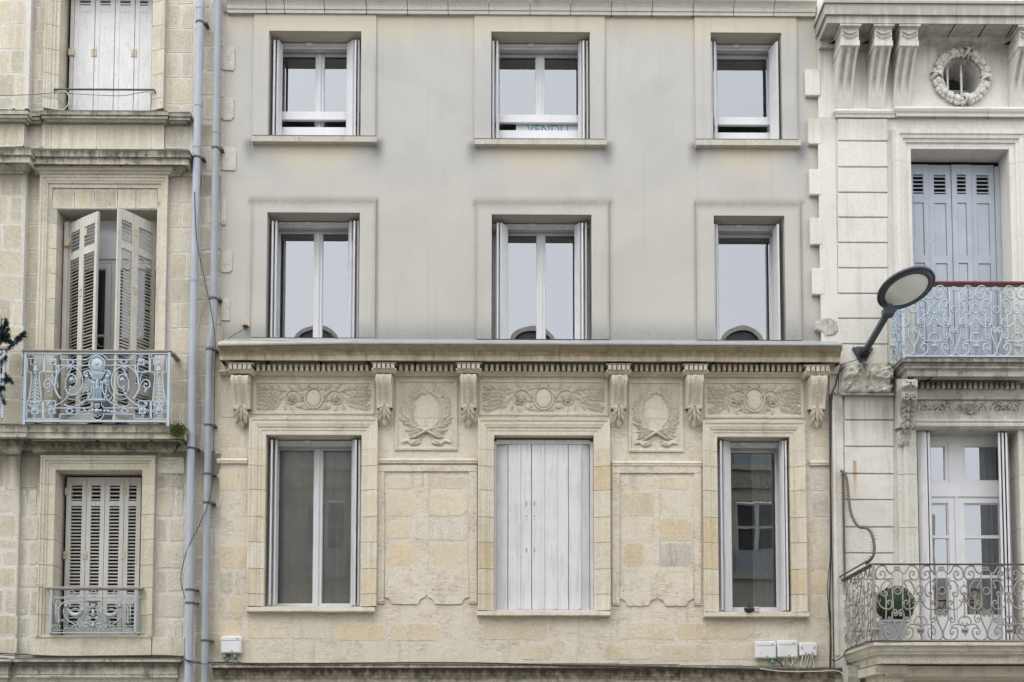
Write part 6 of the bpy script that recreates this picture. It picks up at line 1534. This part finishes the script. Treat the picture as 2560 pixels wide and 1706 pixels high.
jbox(1889, 1941, 1604, 1647, 'white junction box with a green tag hanging from its lower corner', 'lid', ((1931,'green'),))
jbox(1944, 1995, 1602, 1645, 'white junction box between its two neighbours under the window', 'lid')
t, (x0, x1, z0, z1, y) = jbox(1999, 2043, 1607, 1640, 'small printed white terminal box with loose wires beneath', 'plain')
def text(s, loc, size, mat, parent, name='lettering', ext=.001, align='LEFT'):
    cu = bpy.data.curves.new('txt', 'FONT'); cu.body = s; cu.size = size; cu.extrude = ext; cu.align_x = align
    o = bpy.data.objects.new('txt', cu); COL.objects.link(o); bpy.context.view_layer.update()
    me = bpy.data.meshes.new_from_object(o.evaluated_get(bpy.context.evaluated_depsgraph_get())); bpy.data.objects.remove(o); bpy.data.curves.remove(cu)
    for vv in me.vertices: vv.co = Vector((vv.co.x, -vv.co.z, vv.co.y)) + Vector(loc)
    me.materials.clear(); me.materials.append(M[mat]); o = link(name, me, parent)
    if parent is not None and tuple(parent.location) != (0,0,0): o.matrix_parent_inverse = Matrix.Translation(parent.location).inverted()
    return o
for s, fx, fz in (('0', .10, .50), ('9', .80, .50), ('A', .28, .08), ('10', .62, .08)): text(s, (x0+(x1-x0)*fx, y-.003, z0+(z1-z0)*fz), .045, 'ink', t)
ob('clip', MB().tube(arc(x0+(x1-x0)*.52, z0+.005, .016, .02, 0, pi, y-.004, 8), .005, 5), M['ink'], t)
for i, pts in enumerate((((1962,1645),(1958,1665),(1970,1680),(2000,1682),(2035,1678)), ((1966,1645),(1975,1662),(2000,1668),(2008,1640)), ((1980,1645),(1985,1664),(2006,1672),(2016,1640)), ((1990,1645),(1978,1668),(1990,1684),(2020,1672),(2028,1640)), ((2006,1640),(2002,1668),(2020,1684),(2044,1676)), ((2030,1640),(2036,1666),(2028,1680)), ((2022,1640),(2012,1670),(1995,1660)))):
    cable(('white wire hanging in a loose loop under the terminal boxes', 'white wire bowed between the terminal boxes', 'white wire crossing below the terminal boxes', 'white wire knotted lowest under the terminal boxes', 'white wire dropping from the printed box to the ledge', 'short white wire end under the printed box', 'white wire curling left from the printed box')[i], [(u, v, -.05-.01*i) for u, v in pts], .005, 'cablew')
cable('short black cables from the green gland to the ledge', [(1936,1648,-.05),(1952,1660,-.05),(1960,1672,-.08),(1950,1676,-.1)], .010)
cable('black cable tails under the junction box beside the drainpipe', [(572,1634,-.04),(574,1648,-.05),(560,1656,-.08),(540,1656,-.1)], .008)
cable('black cable curving from the green gland onto the ledge', [(588,1640,-.04),(592,1652,-.06),(612,1659,-.12),(640,1660,-.16)], .007)
# wall anchor
p = P(614, 816, -.03); wa = thing('wall_anchor', 'red-brown anchor stub in a patch of filler on the grey plaster', 'wall anchor', (p[0], 0, p[1]))
ob('stub', MB().ball((p[0], -.03, p[1]), .045, .04, 9, 5, .022), M['terra'], wa); ob('filler_patch', MB().prism(stone_poly(p[0]-.06, p[0]+.055, p[1]-.01, p[1]+.11, .02, .04), -.010, .005, .006), M['concrete'], wa)
# for-sale board taped inside the middle top window
ysg = YW-.03; x0, x1, z0, z1 = RC(1290, 1449, 306, 345, ysg)
sg = thing('sold_sign', 'white board with blue lettering VENDU inside the middle top window', 'sign', ((x0+x1)/2, ysg, z0))
ob('board', MB().box(x0, x1, ysg, ysg+.006, z0, z1), M['signw'], sg)
text('VENDU', (x0*.5+x1*.5-.0, ysg-.003, Z(334, ysg)), .175, 'print', sg, align='CENTER')
# dark dome on the lower right sill
p = P(1872, 1524, -.06); dm = thing('dome_sensor', 'dark half dome with a stub on the sill of the single-pane window', 'sensor', (p[0], -.03, p[1]))
ob('dome', MB().lathe((p[0], -.06, p[1]), [(.0,-.055),(.03,-.05),(.055,-.03),(.065,.0),(.065,.02),(.0,.022)], 16), M['black'], dm, True); ob('stub', MB().box(p[0]-.008, p[0]+.008, -.068, -.052, p[1]+.02, p[1]+.07), M['black'], dm)
p = P(1891, 1524, -.05); tag(ob('sill_box', MB().box(p[0]-.035, p[0]+.035, -.09, -.02, p[1]-.045, p[1]+.03, .008), M['concrete']), 'small pale cube next to the dark dome on the sill', 'box')
# spiked guard bar on the party wall
pts = [(2102,1178,-.10),(2110,1182,-.15),(2117,1200,-.25),(2121,1240,-.40),(2126,1275,-.55),(2135,1302,-.70),(2148,1318,-.85),(2163,1320,-.98),(2176,1330,-1.08),(2184,1352,-1.16),(2186,1375,-1.2),(2180,1395,-1.2),(2165,1410,-1.1)]
W_ = [(X(u, v, y), y, Z(v, y, u)) for u, v, y in pts]; pz = spline(W_, 0, 6)
sb = thing('spiked_bar', 'rusty S-curved iron bar with a row of spikes above the lower balcony', 'spike bar', W_[-1])
ob('bar', MB().tube(pz, .018, 6), M['oldrust'], sb)
e = MB(); acc = 0
for a, b in zip(pz, pz[1:]):
    a, b = Vector(a), Vector(b); acc += (b-a).length
    if acc > .035:
        acc = 0; t_ = (b-a).normalized(); n_ = Vector((t_.z, 0, -t_.x)); n_ = n_.normalized() if n_.length > .01 else Vector((0,0,1)); n_ = n_ if n_.x > -.2 or n_.z > 0 else -n_
        e.add([a-t_*.009, a+t_*.009, a+Vector((0,.009,0)), a+n_*.068], [(0,1,3),(1,2,3),(2,0,3)])
ob('spike_row', e, M['oldrust'], sb)['kind'] = 'stuff'
tag(ob('party_rail', MB().box(X(2107,1300,-.09), X(2111,1300,-.09), -.11, -.08, Z(1448,-.1), Z(1178,-.1)), M['oldrust']), 'straight rusty upright behind the spiked bar', 'post')
# clipped box ball in its pot
yk = YR-.62
pb = thing('potted_boxwood', 'clipped boxwood ball in a pale grey pot on the lower balcony', 'plant', (X(2228, 1606, yk), yk, Z(1604, yk)))
px, pz0, pz1 = X(2228, 1580, yk), Z(1603, yk), Z(1553, yk)
ob('pot', MB().lathe((px, yk, pz0), [(.0,0),(.155,0),(.195,pz1-pz0-.03),(.205,pz1-pz0-.03),(.205,pz1-pz0),(.185,pz1-pz0),(.18,pz1-pz0-.04),(0,pz1-pz0-.04)], 40), M['pot'], pb)
bx_, bz_ = X(2236, 1512, yk), Z(1512, yk); lf = MB(); rb_ = .235
core = MB().ball((bx_, yk, bz_), rb_*.86, n=18, m=12); ob('branches', core, M['box_leaf'], pb)
for k in range(5200):
    d = Vector((R.gauss(0,1), R.gauss(0,1), R.gauss(0,1))).normalized(); rr_ = rb_*(R.uniform(.84, 1.03) + .03*sin(d.x*9)*sin(d.z*8)); p = Vector((bx_, yk, bz_))+d*rr_
    t_ = (d+Vector((R.gauss(0,.6), R.gauss(0,.6), R.gauss(0,.6)))).normalized(); s_ = t_.orthogonal().normalized(); s_ = (Matrix.Rotation(R.uniform(0, 6.28), 3, t_) @ s_); L, w_ = R.uniform(.013, .022), R.uniform(.005, .008)
    lf.add([p, p+t_*L*.5+s_*w_, p+t_*L, p+t_*L*.5-s_*w_], [(0,1,2,3)])
ob('leaves', lf, M['box_leaf'], pb)['kind'] = 'stuff'
# moss and weeds
def moss(u, v, w, h, y, n, label):
    e = MB()
    for k in range(n):
        p = Vector((X(u+R.gauss(0,w), v, y)+0, y-R.uniform(0,.05), Z(v+R.gauss(0,h), y, u))); d = Vector((R.gauss(0,1), -abs(R.gauss(.3,1)), R.gauss(.5,1))).normalized(); s_ = d.orthogonal().normalized()*.006; L = R.uniform(.008, .026)
        e.add([p-s_, p+s_, p+d*L], [(0,1,2)])
    o = tag(ob('moss_clump', e, M['mossy']), label, 'moss')
moss(2222, 921, 5, 5, YR-.05, 500, 'bright moss clump on the crumbling stone beside the upper balcony corner')
moss(2226, 962, 5, 9, YR-.05, 420, 'dull moss clump lower on the crumbling stone under the balcony corner')
moss(446, 1077, 9, 8, -.29, 1500, 'thick moss on the end of the limestone balcony slab')

# ---------------------------------------------------------------- street and the row across it, seen in the panes
def setting(name, mb, m): o = ob(name, mb, M[m]); o['kind'] = 'structure'; return o
setting('road', MB().add([(-60,-14.5,0),(60,-14.5,0),(60,-2.2,0),(-60,-2.2,0)], [(0,1,2,3)]), 'asphalt')
setting('pavement', MB().box(-60, 60, -2.2, .5, -.2, .13), 'paving'); setting('pavement', MB().box(-60, 60, -17.2, -14.5, -.2, .13), 'paving')
OP = thing('opposite_house', 'cream terrace with arched zinc dormers reflected in the window panes', 'building', (0, -17, 0))
yo = -17.0
def orect(x0, x1, z0, z1): return (x0, x1, z0, z1)
holes = []
for cx_ in (-12.4, -8.9, -5.6, -2.4, .9, 4.1, 7.4):
    for z_ in (4.2, 7.6, 10.9): holes.append((cx_-.6, cx_+.6, z_, z_+2.2))
mb = MB(); w_ = grid_wall('facade', (-20, 10.2, 0, 14.0), holes, 0, M['stoneA'], None, reveal=-.0)
me = w_.data
for vv in me.vertices: vv.co = Vector((vv.co.x, yo, vv.co.z))
me.flip_normals(); w_.parent = OP; w_.matrix_parent_inverse = Matrix.Translation(OP.location).inverted()
for h in holes:
    m_ = MB(); yy = yo-.15; xm = (h[0]+h[1])/2
    m_.box(h[0], h[0]+.07, yy-.03, yy+.03, h[2], h[3]).box(h[1]-.07, h[1], yy-.03, yy+.03, h[2], h[3]).box(xm-.06, xm+.06, yy-.03, yy+.03, h[2], h[3])
    for t_ in (0, .3, .65, .97): m_.box(h[0]+.07, h[1]-.07, yy-.02, yy+.02, h[2]+(h[3]-h[2])*t_, h[2]+(h[3]-h[2])*t_+.06)
    ob('window', m_, M['upvc'], OP); ob('room_interior', MB().box(h[0]-.1, h[1]+.1, yy-.4, yy-.05, h[2], h[3]), M['room'], OP)
    ob('window_railing', MB().box(h[0]-.1, h[1]+.1, yo+.10, yo+.13, h[2], h[2]+.75), M['irongreyblue'], OP); ob('window_sill', MB().box(h[0]-.2, h[1]+.2, yo-.01, yo+.2, h[2]-.15, h[2]-.002), M['trimA'], OP)
for z_ in (3.4, 10.2, 13.9): ob('string_course', MB().box(-20, 10.2, yo, yo+(.45 if z_ > 13 else .18), z_, z_+(.70 if z_ > 13 else .35)), M['ledgeA'], OP)
ob('roof', MB().add([(-20,yo+.40,14.6),(10.2,yo+.40,14.6),(10.2,yo-2.4,15.6),(-20,yo-2.4,15.6)], [(0,1,2,3)]), M['zinc'], OP)
LH = thing('low_house', 'lower pale house across the street reflected in the white french window', 'building', (16, -17.5, 0))
ob('wall', MB().box(10.4, 30, -20, -17.5, 0, 7.2), M['stoneA'], LH); ob('roof', MB().prism([(10.2,7.2),(30.2,7.2),(30.2,7.5),(10.2,7.5)], -17.3, -20), M['zinc'], LH); ob('chimney', MB().box(12.6, 13.1, -18.6, -18.0, 7.5, 9.6), M['stoneG'], LH)
for cx_ in (-13, -5.9, .6, 6.95):
    d_ = MB(); a0 = [(cx_+.70*cos(pi*k/14), 14.0+.55+.56*sin(pi*k/14)) for k in range(15)]; a1 = [(cx_+.57*cos(pi*k/14), 14.0+.55+.42*sin(pi*k/14)) for k in range(15)]
    for k in range(14): d_.add([(a0[k][0],yo+.35,a0[k][1]),(a0[k+1][0],yo+.35,a0[k+1][1]),(a1[k+1][0],yo+.35,a1[k+1][1]),(a1[k][0],yo+.35,a1[k][1]),(a0[k][0],yo-1.5,a0[k][1]),(a0[k+1][0],yo-1.5,a0[k+1][1])], [(0,1,2,3),(0,4,5,1)])
    dr = ob('dormer', d_, M['trimA'], OP); ob('dormer_face', MB().prism([(p[0], p[1]) for p in a1], yo+.25, yo+.2), M['slate'], dr)
